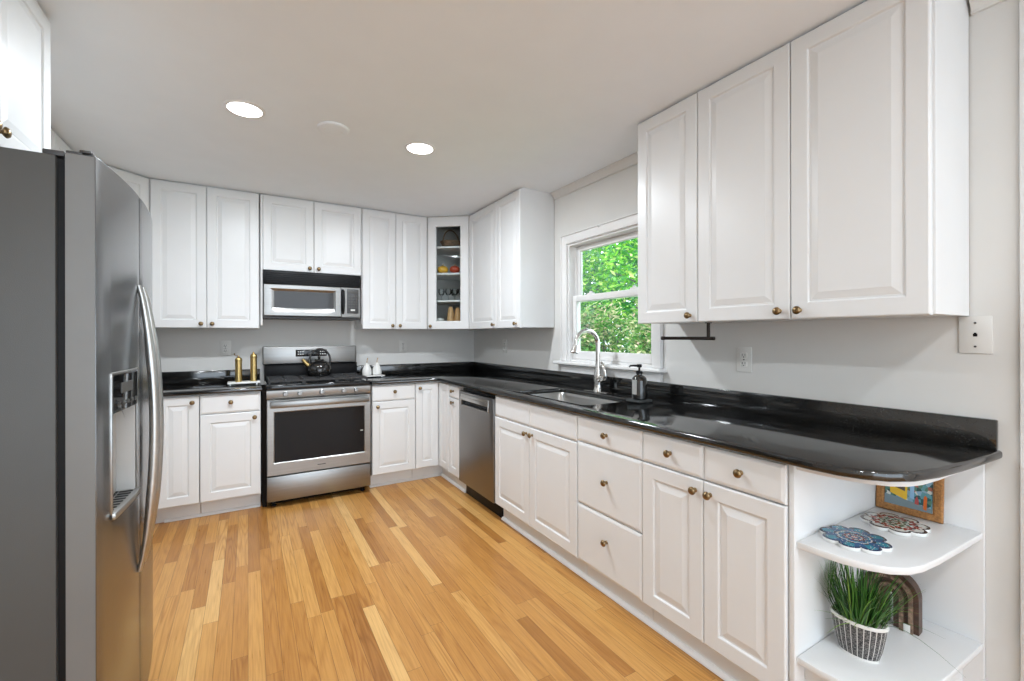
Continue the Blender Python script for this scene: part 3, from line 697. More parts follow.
for x, y, rad in ((.14, .15, .045), (.14, .39, .036), (W / 2, .27, .050), (W - .14, .15, .036), (W - .14, .39, .045)):
    bm = NB(); lathe(bm, [(rad, .9262), (rad, .932), (rad * .8, .938), (rad * .75, .942), (0, .943)], (x, y, 0)); link_mesh('burner', bm, 'iron', rg)
bm = NB(); box(bm, .0, .541, .893, W, .60, 1.052, .004); link_mesh('vent_trim', bm, 'black', rg)
bm = NB(); box(bm, -.014, .515, 1.053, W - .010, .606, 1.208, .010, 3); bgd = link_mesh('backguard', bm, 'steel_h', rg, smooth=30)
bm = NB(); box(bm, .238, .5135, 1.118, .491, .517, 1.178, .001); dsp = link_mesh('display', bm, 'blackgloss', bgd)
bm = NB()
for i in range(12):
    x = .255 + (i % 6) * .018 + (.125 if i % 6 > 2 else 0); z = 1.134 + (i // 6) * .022
    box(bm, x, .5125, z, x + .010, .5138, z + .008)
link_mesh('buttons', bm, 'plate', dsp)

# kettle
kt = empty('kettle', (.525, 4.115, .9585)); tag(kt, 'black kettle with brass-gold spout and loop handle on the range', 'kettle')
bm = NB(); lathe(bm, [(.070, .0005), (.088, .006), (.098, .026), (.100, .052), (.094, .082), (.078, .108), (.056, .124), (.040, .130), (.040, .133)], seg=32); link_mesh('body', bm, 'kettle', kt)
bm = NB(); lathe(bm, [(.040, .1332), (.036, .140), (.015, .145), (.008, .149), (.014, .157), (.012, .165), (0, .168)]); link_mesh('lid', bm, 'kettle', kt)
bm = NB(); tube(bm, [(-.078, 0, .085), (-.100, 0, .105), (-.118, 0, .130), (-.128, 0, .146)], [.022, .018, .014, .013], 14); link_mesh('spout', bm, 'gold', kt)
bm = NB(); tube(bm, [(-.072 + .0, 0, .112)] + [(.006 + .083 * math.cos(t), 0, .128 + .100 * math.sin(t)) for t in [PI - k * PI / 14 for k in range(15)]] + [(.085, 0, .098)], .0085, 12); link_mesh('handle', bm, 'kettle', kt)

# ------------------------------------------------------------------ over-range microwave
mw = empty('microwave', (.108, 4.058, 1.440)); tag(mw, 'stainless over-the-range microwave with black vent strip above the stove', 'microwave')
W = .745; H = .385
bm = NB(); box(bm, .002, .03, .0, W - .002, .345, H, .003); link_mesh('body', bm, 'darkgrey', mw)
bm = NB(); box(bm, .0, .004, .278, W, .030, H, .004)
for k in range(6): box(bm, .02, .0005, .292 + k * .014, W - .02, .006, .298 + k * .014, .001, 1)
link_mesh('vent_grille', bm, 'black', mw)
bm = NB(); DW = .585
# sculpted door: outer frame bowed forward around a recessed window
def bow(x): return -.020 * (1 - ((x - W / 2) / (W / 2)) ** 2)
def mrect(xa, za, xb, zb, y, n=9):
    pts = []
    for i in range(n): x = xa + (xb - xa) * i / (n - 1); pts.append((x, y + bow(x), za - (.006 * math.sin(PI * i / (n - 1)) if za > .05 else 0)))
    for i in range(n): x = xb + (xa - xb) * i / (n - 1); pts.append((x, y + bow(x), zb))
    return [bm.verts.new(p) for p in pts]
R = [mrect(.001, .020, DW, .274, .030), mrect(.001, .020, DW, .274, .004), mrect(.006, .025, DW - .004, .270, 0), mrect(.042, .060, DW - .045, .242, .000), mrect(.078, .092, DW - .062, .222, .014), mrect(.078, .092, DW - .062, .222, .022)]
for p, q in zip(R, R[1:]):
    for i in range(len(p)): bm.faces.new((p[i], p[(i + 1) % len(p)], q[(i + 1) % len(p)], q[i]))
md = link_mesh('door', bm, 'steel_h', mw, smooth=25)
bm = NB(); vs = []
for z in (.082, .228):
    vs.append([bm.verts.new((x, .013 + bow(x), z)) for x in [.070 + (DW - .122) * i / 10 for i in range(11)]])
    vs.append([bm.verts.new((x, .019 + bow(x), z)) for x in [.070 + (DW - .122) * i / 10 for i in range(11)]])
for a_, b_ in ((0, 1), (1, 3), (3, 2), (2, 0)):
    for i in range(10): bm.faces.new((vs[a_][i], vs[a_][i + 1], vs[b_][i + 1], vs[b_][i]))
for k in (0, 10): bm.faces.new((vs[0][k], vs[1][k], vs[3][k], vs[2][k]))
link_mesh('window', bm, plain('dark grey glass', (0.06, 0.06, 0.062), 0.05, spec=0.25), md)
bm = NB(); tube(bm, [(.598, .004, .040), (.598, -.026, .065), (.598, -.040, .15), (.598, -.026, .240), (.598, .004, .262)], [.008, .012, .013, .012, .008], 10); link_mesh('handle', bm, 'black', md)
bm = NB(); n = 8
fx = [DW + .002 + (W - DW - .002) * i / n for i in range(n + 1)]
g = [[bm.verts.new((x, y + (bow(x) if y < .02 else 0), z)) for x in fx] for y, z in ((.0, .020), (.0, .274), (.030, .274), (.030, .020))]
for a_, b_ in ((0, 1), (1, 2), (2, 3), (3, 0)):
    for i in range(n): bm.faces.new((g[a_][i], g[a_][i + 1], g[b_][i + 1], g[b_][i]))
for k in (0, n): bm.faces.new([g[j][k] for j in range(4)])
cp = link_mesh('control_panel', bm, 'steel_h', mw, smooth=25)
bm = NB(); box(bm, .632, -.014, .052, .728, .0, .262, .004); kp = link_mesh('keypad', bm, 'darkgrey', cp)
bm = NB(); box(bm, .638, -.0155, .226, .722, -.0135, .256, .001); link_mesh('display', bm, 'greypaint', kp)
bm = NB()
for i in range(4):
    for j in range(5): box(bm, .641 + i * .021, -.0155, .100 + j * .023, .656 + i * .021, -.0138, .114 + j * .023, .001, 1)
link_mesh('buttons', bm, 'greypaint', kp)
bm = NB(); box(bm, .662, -.016, .074, .698, -.0136, .088, .002); link_mesh('start_button', bm, 'plate', kp)
bm = NB(); box(bm, .0, .010, .0, W, .034, .018, .003); link_mesh('bottom_strip', bm, 'darkgrey', mw)

# ------------------------------------------------------------------ dishwasher
dw = empty('dishwasher', (XD - .004, 3.362, 0), R_RIGHT); tag(dw, 'stainless steel dishwasher with pocket handle under the right counter', 'dishwasher')
W = .606
bm = NB(); box(bm, .004, .040, .112, W - .004, .58, .868, .002); link_mesh('body', bm, 'black', dw)
bm = NB(); box(bm, .004, .0, .118, W - .004, .038, .852, .006, 3); dd = link_mesh('door', bm, 'dw', dw, smooth=30)
cut(dd, .060, -.01, .748, W - .085, .026, .812)
bm = NB(); box(bm, .061, .0225, .749, W - .086, .0255, .811); link_mesh('pocket_back', bm, 'black', dd)
bm = NB(); box(bm, .052, -.006, .812, W - .077, .004, .832, .003); box(bm, .052, -.006, .742, .062, .004, .813, .002); box(bm, W - .087, -.006, .742, W - .077, .004, .813, .002); box(bm, .062, -.002, .782, W - .087, .010, .811, .004); link_mesh('handle', bm, 'steel', dd)
bm = NB(); box(bm, .004, .066, .0008, W - .004, .10, .108, .002); link_mesh('toe_panel', bm, 'black', dw)
for x in (.04, W - .04):
    bm = NB(); lathe(bm, [(.016, .0005), (.016, .01), (.008, .014), (.008, .112)], (x, .25, 0), seg=10); link_mesh('leg', bm, 'black', dw)

# ------------------------------------------------------------------ refrigerator
FY0, FY1, FS = 1.506, 2.272, 1.874
fz = empty('refrigerator', (-.8, 1.89, 0)); tag(fz, 'side-by-side refrigerator with steel doors and grey side at the left edge', 'refrigerator')
def FL(x, y): return (x + .8, y - 1.89)
def xf(y): return -.3275 + .026 * (1 - ((y - 1.889) / .383) ** 2)
bm = NB(); box(bm, -1.215 + .8, FY0 - 1.89, .03, -.403 + .8, FY1 - 1.89, 1.742, .005); link_mesh('body', bm, 'greypaint', fz)
bm = NB(); box(bm, -.402 + .8, FY0 + .010 - 1.89, .075, -.387 + .8, FY1 - .010 - 1.89, 1.735); link_mesh('gasket', bm, 'black', fz)
for x in (-1.15, -.47):
    for y in (FY0 + .06, FY1 - .06):
        bm = NB(); lathe(bm, [(.02, .0005), (.02, .031)], (x + .8, y - 1.89, 0), seg=12); link_mesh('foot', bm, 'black', fz)
bm = NB(); box(bm, -.40 + .8, FY0 + .01 - 1.89, .012, -.375 + .8, FY1 - .01 - 1.89, .070, .003); link_mesh('toe_grille', bm, 'black', fz)
def fdoor(y0, y1):
    bm = NB(); n = 18
    ys = [y0 + (y1 - y0) * i / n for i in range(n + 1)]
    pts = [(-.386, y0), ] + [(xf(y) - (.012 if i in (0, n) else .0), y) for i, y in enumerate(ys)] + [(-.386, y1)]
    pts[1] = (xf(y0) - .002, y0); pts[-2] = (xf(y1) - (.016 if y1 > 2 else .002), y1)
    prism(bm, [FL(*p) for p in pts], .080, 1.752, .004, 2)
    return link_mesh('door', bm, 'fridge', fz, smooth=35)
d1 = fdoor(FY0, FS - .003); d2 = fdoor(FS + .003, FY1)
# dispenser
DY0, DY1 = 1.592, 1.815
cut(d1, -.354 + .8, DY0 - 1.89, .815, -.20 + .8, DY1 - 1.89, 1.190)
def edge_cap(par, y0, y1):
    bm = NB(); box(bm, -.386 + .8, y0 - .0012 - 1.89, .083, xf(y0) - .004 + .8, y0 + .001 - 1.89, 1.749); link_mesh('side_skin', bm, 'doorside', par)
    bm = NB(); box(bm, -.386 + .8, y0 + .004 - 1.89, 1.7515, -.356 + .8, y1 - .004 - 1.89, 1.757, .001); link_mesh('top_cap', bm, 'darkgrey', par)
edge_cap(d1, FY0, FS - .003); edge_cap(d2, FS + .003, FY1)
bm = NB(); box(bm, -.362 + .8, FY0 + .004 - 1.89, 1.7572, -.338 + .8, FY0 + .03 - 1.89, 1.764, .003); box(bm, -.43 + .8, FY0 + .01 - 1.89, 1.7425, -.39 + .8, FY0 + .07 - 1.89, 1.756, .003); link_mesh('hinge_cover', bm, 'darkgrey', fz)
bm = NB(); box(bm, -.355 + .8, FS - .02 - 1.89, 1.7525, -.325 + .8, FS + .02 - 1.89, 1.762, .003); link_mesh('hinge_cover', bm, 'black', fz)
def slabY(bm, y0, y1, z0, z1, d0, d1, n=8):
    """piece following the curved door front, from depth d0 to d1 out of the skin"""
    ys = [y0 + (y1 - y0) * i / n for i in range(n + 1)]
    pts = [(xf(y) + d1, y) for y in ys] + [(xf(y) + d0, y) for y in ys[::-1]]
    prism(bm, [FL(*p) for p in pts], z0, z1, .0015, 1)
bm = NB()
slabY(bm, DY0 - .007, DY0, .800, 1.198, -.01, .003, 1); slabY(bm, DY1, DY1 + .007, .800, 1.198, -.01, .003, 1); slabY(bm, DY0, DY1, 1.190, 1.198, -.01, .003)
bz = link_mesh('dispenser', bm, 'steel', d1)
bm = NB(); slabY(bm, DY0 + .001, DY1 - .001, 1.085, 1.189, -.030, .003); q = link_mesh('control_panel', bm, 'blackgloss', bz)
bm = NB()
for i in range(5): slabY(bm, DY0 + .03 + i * .04, DY0 + .052 + i * .04, 1.100, 1.112, .002, .0045, 1)
slabY(bm, DY0 + .06, DY1 - .06, 1.135, 1.165, .002, .0045, 3)
bm = bm; link_mesh('buttons', bm, 'greypaint', bz)
bm = NB()
box(bm, -.3535 + .8, DY0 + .001 - 1.89, .817, -.351 + .8, DY1 - .001 - 1.89, 1.188)
box(bm, -.351 + .8, DY0 + .0008 - 1.89, .817, -.319 + .8, DY0 + .003 - 1.89, 1.088); box(bm, -.351 + .8, DY1 - .003 - 1.89, .817, xf(DY1) - .002 + .8, DY1 - .0008 - 1.89, 1.088)
link_mesh('recess_liner', bm, plain('light grey plastic', (0.55, 0.55, 0.54), 0.35), bz)
bm = NB(); box(bm, -.3505 + .8, 1.675 - 1.89, 1.01, -.342 + .8, 1.735 - 1.89, 1.083, .003); link_mesh('paddle', bm, 'greypaint', bz)
bm = NB(); ys = [DY0 + (DY1 - DY0) * i / 8 for i in range(9)]
prism(bm, [FL(*p) for p in ([(-.345, DY0 - .007)] + [(xf(y) + .010, y) for y in [DY0 - .007] + ys[1:-1] + [DY1 + .007]] + [(-.345, DY1 + .007)])], .800, .818, .003, 2); tr = link_mesh('drip_tray', bm, 'steel', bz)
bm = NB()
for i in range(9): y = DY0 + .022 + i * .025; box(bm, -.340 + .8, y - 1.89, .8175, xf(y) - .004 + .8, y + .010 - 1.89, .819)
link_mesh('tray_slots', bm, 'black', tr)
for hyy, par in ((1.838, d1), (1.908, d2)):
    path = []
    for k in range(25):
        s_ = k / 24; z = 1.460 - s_ * .915; o_ = .012 + .040 * (math.sin(PI * s_) ** .75)
        path.append((xf(hyy) + o_ - .012 + .8 + .002, hyy - 1.89, z))
    bm = NB(); tube(bm, path, [.006 + .008 * min(1, 4 * k / 24, 4 * (24 - k) / 24) for k in range(25)], 12, flat=1.0); link_mesh('handle', bm, 'steel', par, smooth=60)

# ------------------------------------------------------------------ ceiling lamps
def can(x, y, label, watts, grp):
    r = empty('recessed_light', (x, y, ZC)); tag(r, label, 'ceiling light', grp)
    bm = NB(); lathe(bm, [(.076, -.0005), (.092, -.0005), (.092, -.003), (.086, -.007), (.076, -.006), (.076, -.0005)], seg=40); link_mesh('trim_ring', bm, 'trim', r)
    bm = NB(); lathe(bm, [(0, -.0045), (.0755, -.0045), (.0755, -.0015), (0, -.0015)], seg=40); link_mesh('diffuser', bm, 'lamp', r)
    ld = bpy.data.lights.new('lamp_glow', 'AREA'); ld.shape = 'DISK'; ld.size = .14; ld.energy = watts; ld.color = (.865, .935, 1.0)
    lo = bpy.data.objects.new('lamp_glow', ld); C.objects.link(lo); lo.parent = r; lo.location = (0, 0, -.009)
    return r
can(-.010, 2.612, 'round lit recessed ceiling light nearer the refrigerator', CAN_W, 'recessed lights over the floor')
can(.903, 2.617, 'round lit recessed ceiling light nearer the window', CAN_W, 'recessed lights over the floor')
for x, y in ((-.01, -.55), (.903, -.55), (-.01, -2.3), (.903, -2.3)):
    can(x, y, 'round unseen fill light added in the ceiling behind the camera', REAR_W, 'fill lights added behind the camera')  # unseen lamps, added to brighten the room from the camera side
r = empty('ceiling_cover', (.408, 2.607, ZC)); tag(r, 'unlit round white cover plate on the ceiling between the two lights', 'ceiling cover')
bm = NB(); lathe(bm, [(.082, -.0005), (.082, -.006), (.076, -.011), (.066, -.012), (0, -.013)], seg=40); link_mesh('cover', bm, 'ceil', r)
bm = NB(); lathe(bm, [(.004, -.0128), (.004, -.0148), (0, -.015)], (.045, 0, 0), seg=10); lathe(bm, [(.004, -.0128), (.004, -.0148), (0, -.015)], (-.045, 0, 0), seg=10); link_mesh('screws', bm, 'trim', r)

# ------------------------------------------------------------------ small things on the counter
tr = empty('serving_tray', (-.020, 4.020, CZ1)); tag(tr, 'low white footed tray left of the range holding two brass mills', 'tray')
bm = NB(); box(bm, -.112, -.065, .016, .104, .065, .030, .005, 3); link_mesh('tray_top', bm, 'ceramic', tr)
for x in (-.095, .080):
    bm = NB(); box(bm, x - .006, -.05, .0005, x + .006, .05, .0165, .002); link_mesh('foot', bm, 'chrome', tr)
def mill(x, y, h, label, crank):
    r = empty('pepper_mill', (x, y, CZ1 + .0305)); tag(r, label, 'pepper mill', 'brass mills on the white tray')
    bm = NB(); lathe(bm, [(.022, .0003), (.024, .004), (.023, .010), (.023, h * .80), (.025, h * .81), (.025, h * .83), (.023, h * .835)], seg=28); link_mesh('body', bm, 'gold', r)
    bm = NB(); lathe(bm, [(.0235, h * .836), (.023, h * .88), (.017, h * .925), (.008, h * .945), (.006, h * .955), (.008, h * .975), (.006, h * .995), (0, h)], seg=28); link_mesh('cap', bm, 'gold', r)
    if crank:
        bm = NB(); tube(bm, [(0, 0, h * .985), (-.014, -.008, h * 1.01), (-.026, -.012, h * 1.04)], .003, 8); tube(bm, [(-.026, -.012, h * 1.03), (-.026, -.012, h * 1.10)], .005, 8); link_mesh('crank', bm, 'brass', r)
mill(-.060, 4.005, .198, 'shorter brass pepper mill with crank top on the white tray', True)
mill(.040, 4.010, .225, 'taller brass mill with pointed top on the white tray', False)

tr = empty('serving_board', (.988, 4.140, CZ1)); tag(tr, 'small white footed board right of the range under two shakers', 'tray')
bm = NB(); box(bm, -.100, -.052, .012, .090, .052, .022, .004, 2); link_mesh('tray_top', bm, 'ceramic', tr)
for x in (-.075, .065):
    bm = NB(); box(bm, x - .006, -.04, .0005, x + .006, .04, .0125, .002); link_mesh('foot', bm, 'chrome', tr)
for x, lb in ((.928, 'left white pear-shaped shaker with thin stem beside the range'), (1.018, 'right white pear-shaped shaker with thin stem, away from the range')):
    r = empty('shaker', (x, 4.145, CZ1 + .0225)); tag(r, lb, 'shaker', 'white shakers right of the range')
    bm = NB(); lathe(bm, [(.030, .0003), (.039, .004), (.042, .018), (.041, .040), (.036, .062), (.026, .084), (.014, .102), (.006, .112), (0, .115)], seg=28); link_mesh('body', bm, 'ceramic', r)
    bm = NB(); tube(bm, [(0, 0, .112), (.001, 0, .130), (.006, 0, .150), (.008, 0, .156)], [.004, .003, .004, .005], 8); link_mesh('stem', bm, 'wood', r)

sd = empty('soap_tray', (1.925, 1.823, CZ1)); tag(sd, 'square dark slate tray under the soap bottle on the counter', 'tray')
bm = NB(); box(bm, -.052, -.052, .0005, .052, .052, .014, .004, 2); box(bm, -.044, -.044, .0135, .044, .044, .0145); link_mesh('tray', bm, 'slate', sd)
sb = empty('soap_dispenser', (1.925, 1.823, CZ1 + .015)); tag(sb, 'dark glass pump soap bottle with white label beside the sink', 'soap dispenser')
bm = NB(); lathe(bm, [(.038, .0003), (.043, .004), (.043, .105), (.039, .122), (.026, .134), (.016, .138), (.016, .146)], seg=32); link_mesh('bottle', bm, 'soapglass', sb)
bm = NB(); n = 10; a0, a1 = math.radians(158), math.radians(205)
g = [[bm.verts.new((.0436 * math.cos(a0 + (a1 - a0) * i / n), .0436 * math.sin(a0 + (a1 - a0) * i / n), z)) for i in range(n + 1)] for z in (.030, .112)]
for i in range(n): bm.faces.new((g[0][i], g[0][i + 1], g[1][i + 1], g[1][i]))
bmesh.ops.solidify(bm, geom=bm.faces[:], thickness=-.0005); link_mesh('label_sheet', bm, 'label', sb)
bm = NB(); lathe(bm, [(.019, .1462), (.019, .158), (.012, .162), (.006, .163), (.006, .180), (.014, .182), (.014, .196), (.011, .199), (0, .200)], seg=20)
tube(bm, [(0, 0, .190), (-.012, .030, .190), (-.020, .050, .188), (-.022, .055, .180)], [.007, .006, .005, .004], 10); link_mesh('pump', bm, 'black', sb)

# ------------------------------------------------------------------ contents of the corner cabinet
def bowl_basket(x, y, z):
    r = empty('basket', (x, y, z)); tag(r, 'brown woven basket with handle on the top shelf of the glass cabinet', 'basket')
    bm = NB(); lathe(bm, [(.055, .0005), (.085, .010), (.105, .050), (.110, .062), (.102, .062), (.096, .050), (.078, .014), (0, .010)], seg=28); link_mesh('bowl', bm, 'wicker', r)
    bm = NB(); tube(bm, [(.104 * math.cos(t), .0, .055 + .12 * math.sin(t)) for t in [k * PI / 16 for k in range(17)]], .006, 8); o = link_mesh('handle', bm, 'wicker', r); o.rotation_euler = (0, 0, math.radians(20))
p = dpt(.190, .155); bowl_basket(p[0], p[1], SH[2])
def gourd(x, y, z, mat, rad, h, label):
    r = empty('gourd', (x, y, z)); tag(r, label, 'gourd', 'gourds in the glass cabinet')
    bm = NB(); seg = 40; rings = []
    for k in range(13):
        ph = -PI / 2 + PI * k / 12; ring = []
        for i in range(seg):
            t = 2 * PI * i / seg; rr_ = rad * math.cos(ph) * (1 + .06 * abs(math.cos(4 * t)) - .03)
            ring.append(bm.verts.new((rr_ * math.cos(t), rr_ * math.sin(t), h / 2 + .0005 + h / 2 * math.sin(ph) * (1 - .12 * (k > 10)))))
        rings.append(ring)
    for p_, q_ in zip(rings, rings[1:]):
        for i in range(seg): bm.faces.new((p_[i], p_[(i + 1) % seg], q_[(i + 1) % seg], q_[i]))
    bmesh.ops.remove_doubles(bm, verts=bm.verts[:], dist=1e-5); link_mesh('body', bm, mat, r, smooth=60)
    bm = NB(); tube(bm, [(0, 0, h - .006), (.002, 0, h + .008), (.008, 0, h + .018)], [.008, .005, .004], 8); link_mesh('stem', bm, 'wood', r)
p = dpt(.118, .110); gourd(p[0], p[1], SH[1], 'yellow', .053, .078, 'yellow gourd on the second shelf of the glass cabinet')
p = dpt(.238, .110); gourd(p[0], p[1], SH[1], 'red', .050, .076, 'red gourd on the second shelf of the glass cabinet')
def drinking_glass(x, y, z, label):
    r = empty('wine_glass', (x, y, z)); tag(r, label, 'glass', 'glasses on the third shelf of the glass cabinet')
    bm = NB(); lathe(bm, [(.026, .0005), (.024, .002), (.004, .006), (.0035, .040), (.006, .045), (.024, .058), (.030, .080), (.027, .110), (.025, .110), (.028, .080), (.022, .060), (0, .050)], seg=20); link_mesh('glass', bm, 'drink', r, smooth=60)
for lx, ly, lb in ((.112, .085, 'leftmost clear stemmed glass in the front row of the glass cabinet'), (.180, .085, 'second clear stemmed glass from the left in the front row of the glass cabinet'), (.248, .085, 'third clear stemmed glass from the left in the front row of the glass cabinet'),
                   (.308, .085, 'rightmost clear stemmed glass in the front row of the glass cabinet'), (.215, .17, 'clear stemmed glass standing behind the front row of glasses')):
    p = dpt(lx, ly); drinking_glass(p[0], p[1], SH[0], lb)
p = dpt(.228, .120)
r = empty('wooden_figure', (p[0], p[1], UZ0 + .021), math.radians(-38)); tag(r, 'pair of tan wooden carved pieces on the bottom of the glass cabinet', 'ornament')
bm = NB(); lathe(bm, [(.026, .0005), (.034, .01), (.037, .07), (.030, .14), (.022, .185), (.012, .20), (0, .203)], (-.034, 0, 0), seg=20); link_mesh('carved_piece', bm, plain('tan carved wood', (0.55, 0.33, 0.15), 0.5, var=.2, vscale=30), r)
bm = NB(); lathe(bm, [(.026, .0005), (.034, .01), (.037, .06), (.032, .13), (.023, .175), (.010, .19), (0, .193)], (.036, 0, 0), seg=20); link_mesh('carved_piece', bm, 'wood', r)
p = dpt(.085, .110)
r = empty('small_bowl', (p[0], p[1], UZ0 + .021)); tag(r, 'small pale bowl at bottom left of the glass cabinet', 'bowl')
bm = NB(); lathe(bm, [(.022, .0005), (.024, .006), (.038, .025), (.046, .050), (.047, .085), (.044, .085), (.042, .052), (.032, .026), (0, .012)], seg=24); link_mesh('bowl', bm, 'ceramic', r)

# ------------------------------------------------------------------ things on the open shelves
def trivet(x, y, z, rot, mat, label):
    bm = NB(); pts = []
    for i in range(160):
        t = 2 * PI * i / 160; rr_ = .0745 + .0195 * abs(math.cos(4 * t)) ** .6; pts.append((rr_ * math.cos(t), rr_ * math.sin(t)))
    prism(bm, pts, .0005, .0125, .002, 2)
    o = link_mesh('trivet', bm, mat, smooth=40); o.location = (x, y, z); o.rotation_euler = (0, 0, rot); tag(o, label, 'trivet', 'flower-shaped trivets on the open shelf')
trivet(1.672, .672, .637, math.radians(12), 'triv_blue', 'blue flower-shaped trivet lying at the front of the open shelf')
trivet(1.925, .655, .637, math.radians(30), 'triv_red', 'red, brown and white flower-shaped trivet lying behind the blue one')

pf = empty('picture_tile', (2.083, .6685, .6385), R_RIGHT); tag(pf, 'small cork-framed tile picture with a yellow tram leaning on the open shelf', 'picture')
pf.rotation_euler = (math.radians(-3.5), 0, R_RIGHT)
bm = NB(); fr_door(bm, -.096, .0, .096, .190, -.070, .025, .070, .165, -.009, .005, -.006); o = link_mesh('frame', bm, 'cork', pf, smooth=25)
bm = NB(); box(bm, -.0675, -.0055, .0255, .0675, -.001, .1645)
def tilemat():
    m, nt, b = newmat('painted tile ground')
    tc = N(nt, 'ShaderNodeTexCoord'); v = N(nt, 'ShaderNodeTexVoronoi'); v.inputs['Scale'].default_value = 75
    nt.links.new(tc.outputs['Object'], v.inputs['Vector'])
    sp = N(nt, 'ShaderNodeSeparateColor'); nt.links.new(v.outputs['Color'], sp.inputs[0])
    c = ramp(nt, sp.outputs[0], [(0, (0.03, 0.10, 0.10)), (0.2, (0.12, 0.32, 0.36)), (0.4, (0.25, 0.42, 0.55)), (0.6, (0.10, 0.22, 0.16)), (0.75, (0.60, 0.62, 0.58)), (0.9, (0.35, 0.12, 0.08))], 'CONSTANT')
    nt.links.new(c, b.inputs['Base Color']); b.inputs['Roughness'].default_value = 0.2; return m
tl_ = link_mesh('tile', bm, tilemat(), pf)
def flat(name, pts, col, par, y=-.0068, th=.0012):
    bm = NB(); A = [bm.verts.new((x, y, z)) for x, z in pts]; B = [bm.verts.new((x, y + th, z)) for x, z in pts]
    n = len(pts)
    for i in range(n): bm.faces.new((A[i], A[(i + 1) % n], B[(i + 1) % n], B[i]))
    bm.faces.new(A); bm.faces.new(B); return link_mesh(name, bm, plain(name + ' glaze', col, .25, var=.08), par)
flat('painted_street', [(-.069, .026), (.069, .026), (.069, .040), (.0, .052), (-.069, .060)], (.20, .27, .30), tl_, -.0060, .0006)
flat('painted_tram', [(-.052, .068), (-.006, .052), (-.002, .058), (-.002, .100), (-.008, .108), (-.046, .118), (-.054, .112)], (.80, .50, .03), tl_)
flat('tram_windows', [(-.048, .094), (-.008, .083), (-.008, .099), (-.048, .110)], (.10, .08, .05), tl_, -.0074, .0008)
flat('painted_door', [(.006, .064), (.018, .060), (.018, .115), (.006, .118)], (.30, .52, .75), tl_)
flat('painted_figure', [(.044, .034), (.053, .031), (.054, .076), (.049, .084), (.045, .076)], (.70, .16, .03), tl_)
flat('painted_figure', [(.020, .046), (.031, .044), (.031, .060), (.026, .074), (.021, .062)], (.45, .08, .08), tl_)

# arched stand
ar = empty('arched_stand', (1.985, .683, .267), R_RIGHT + math.radians(4)); tag(ar, 'dark brown stack of nested arches standing behind the potted grass', 'ornament')
def arch(ro, ri, h, y0, y1, mat):
    bm = NB(); n = 18; out = [(-ro, 0)] + [(ro * math.cos(t), h - ro + ro * math.sin(t)) for t in [PI - k * PI / n for k in range(n + 1)]] + [(ro, 0)]
    hi = h - ro
    inn = [(ri, 0)] + [(ri * math.cos(t), hi + ri * math.sin(t)) for t in [k * PI / n for k in range(n + 1)]] + [(-ri, 0)]
    A = [bm.verts.new((x, y0, z + .0005)) for x, z in out]; A2 = [bm.verts.new((x, y1, z + .0005)) for x, z in out]
    B = [bm.verts.new((x, y0, z + .0005)) for x, z in inn[::-1]]; B2 = [bm.verts.new((x, y1, z + .0005)) for x, z in inn[::-1]]
    m_ = len(A)
    for i in range(m_ - 1):
        bm.faces.new((A[i], A[i + 1], B[i + 1], B[i])); bm.faces.new((A2[i], A2[i + 1], B2[i + 1], B2[i]))
        bm.faces.new((A[i], A[i + 1], A2[i + 1], A2[i])); bm.faces.new((B[i], B[i + 1], B2[i + 1], B2[i]))
    for i in (0, m_ - 1): bm.faces.new((A[i], B[i], B2[i], A2[i]))
    return link_mesh('arch', bm, mat, ar, smooth=30)
stripe = plain('banded pale and brown wood', (0.20, 0.13, 0.09), 0.45, var=.85, vscale=60)
arch(.078, .064, .195, -.020, .020, 'darkwood'); arch(.0635, .052, .179, -.030, .014, stripe); arch(.0515, .039, .165, -.020, .020, 'darkwood'); arch(.0385, .027, .150, -.030, .014, stripe); arch(.0265, .009, .136, -.020, .020, 'darkwood')
bm = NB(); box(bm, .040, -.034, .0006, .058, -.0305, .030, .001); link_mesh('tag_sticker', bm, 'plate', ar)

# potted grass
pp = empty('potted_grass', (1.700, .672, .267), math.radians(8)); tag(pp, 'spiky artificial grass in a striped oval pot on the bottom open shelf', 'potted plant')
bm = NB(); sx = .66
lathe(bm, [(.050, .0005), (.053, .003), (.063, .040), (.071, .085), (.075, .113), (.070, .113), (.065, .085), (.050, .02), (0, .014)], seg=48, sx=sx)
link_mesh('pot', bm, 'pot', pp)
bm = NB(); lathe(bm, [(.0752, .109), (.0772, .111), (.0772, .117), (.073, .120), (.069, .117), (.069, .1135), (.0752, .1135)], seg=48, sx=sx); link_mesh('pot_rim', bm, 'ceramic', pp)
bm = NB(); lathe(bm, [(.0, .0004), (.0540, .0004), (.0545, .004), (.0555, .008), (.0, .008)], seg=48, sx=sx); link_mesh('pot_foot', bm, 'ceramic', pp)
bm = NB(); lathe(bm, [(0, .104), (.067, .104), (.065, .098), (0, .098)], seg=32, sx=sx * .98); link_mesh('soil', bm, plain('soil', (.03, .03, .02), .9), pp)
rnd = random.Random(4); bm = NB()
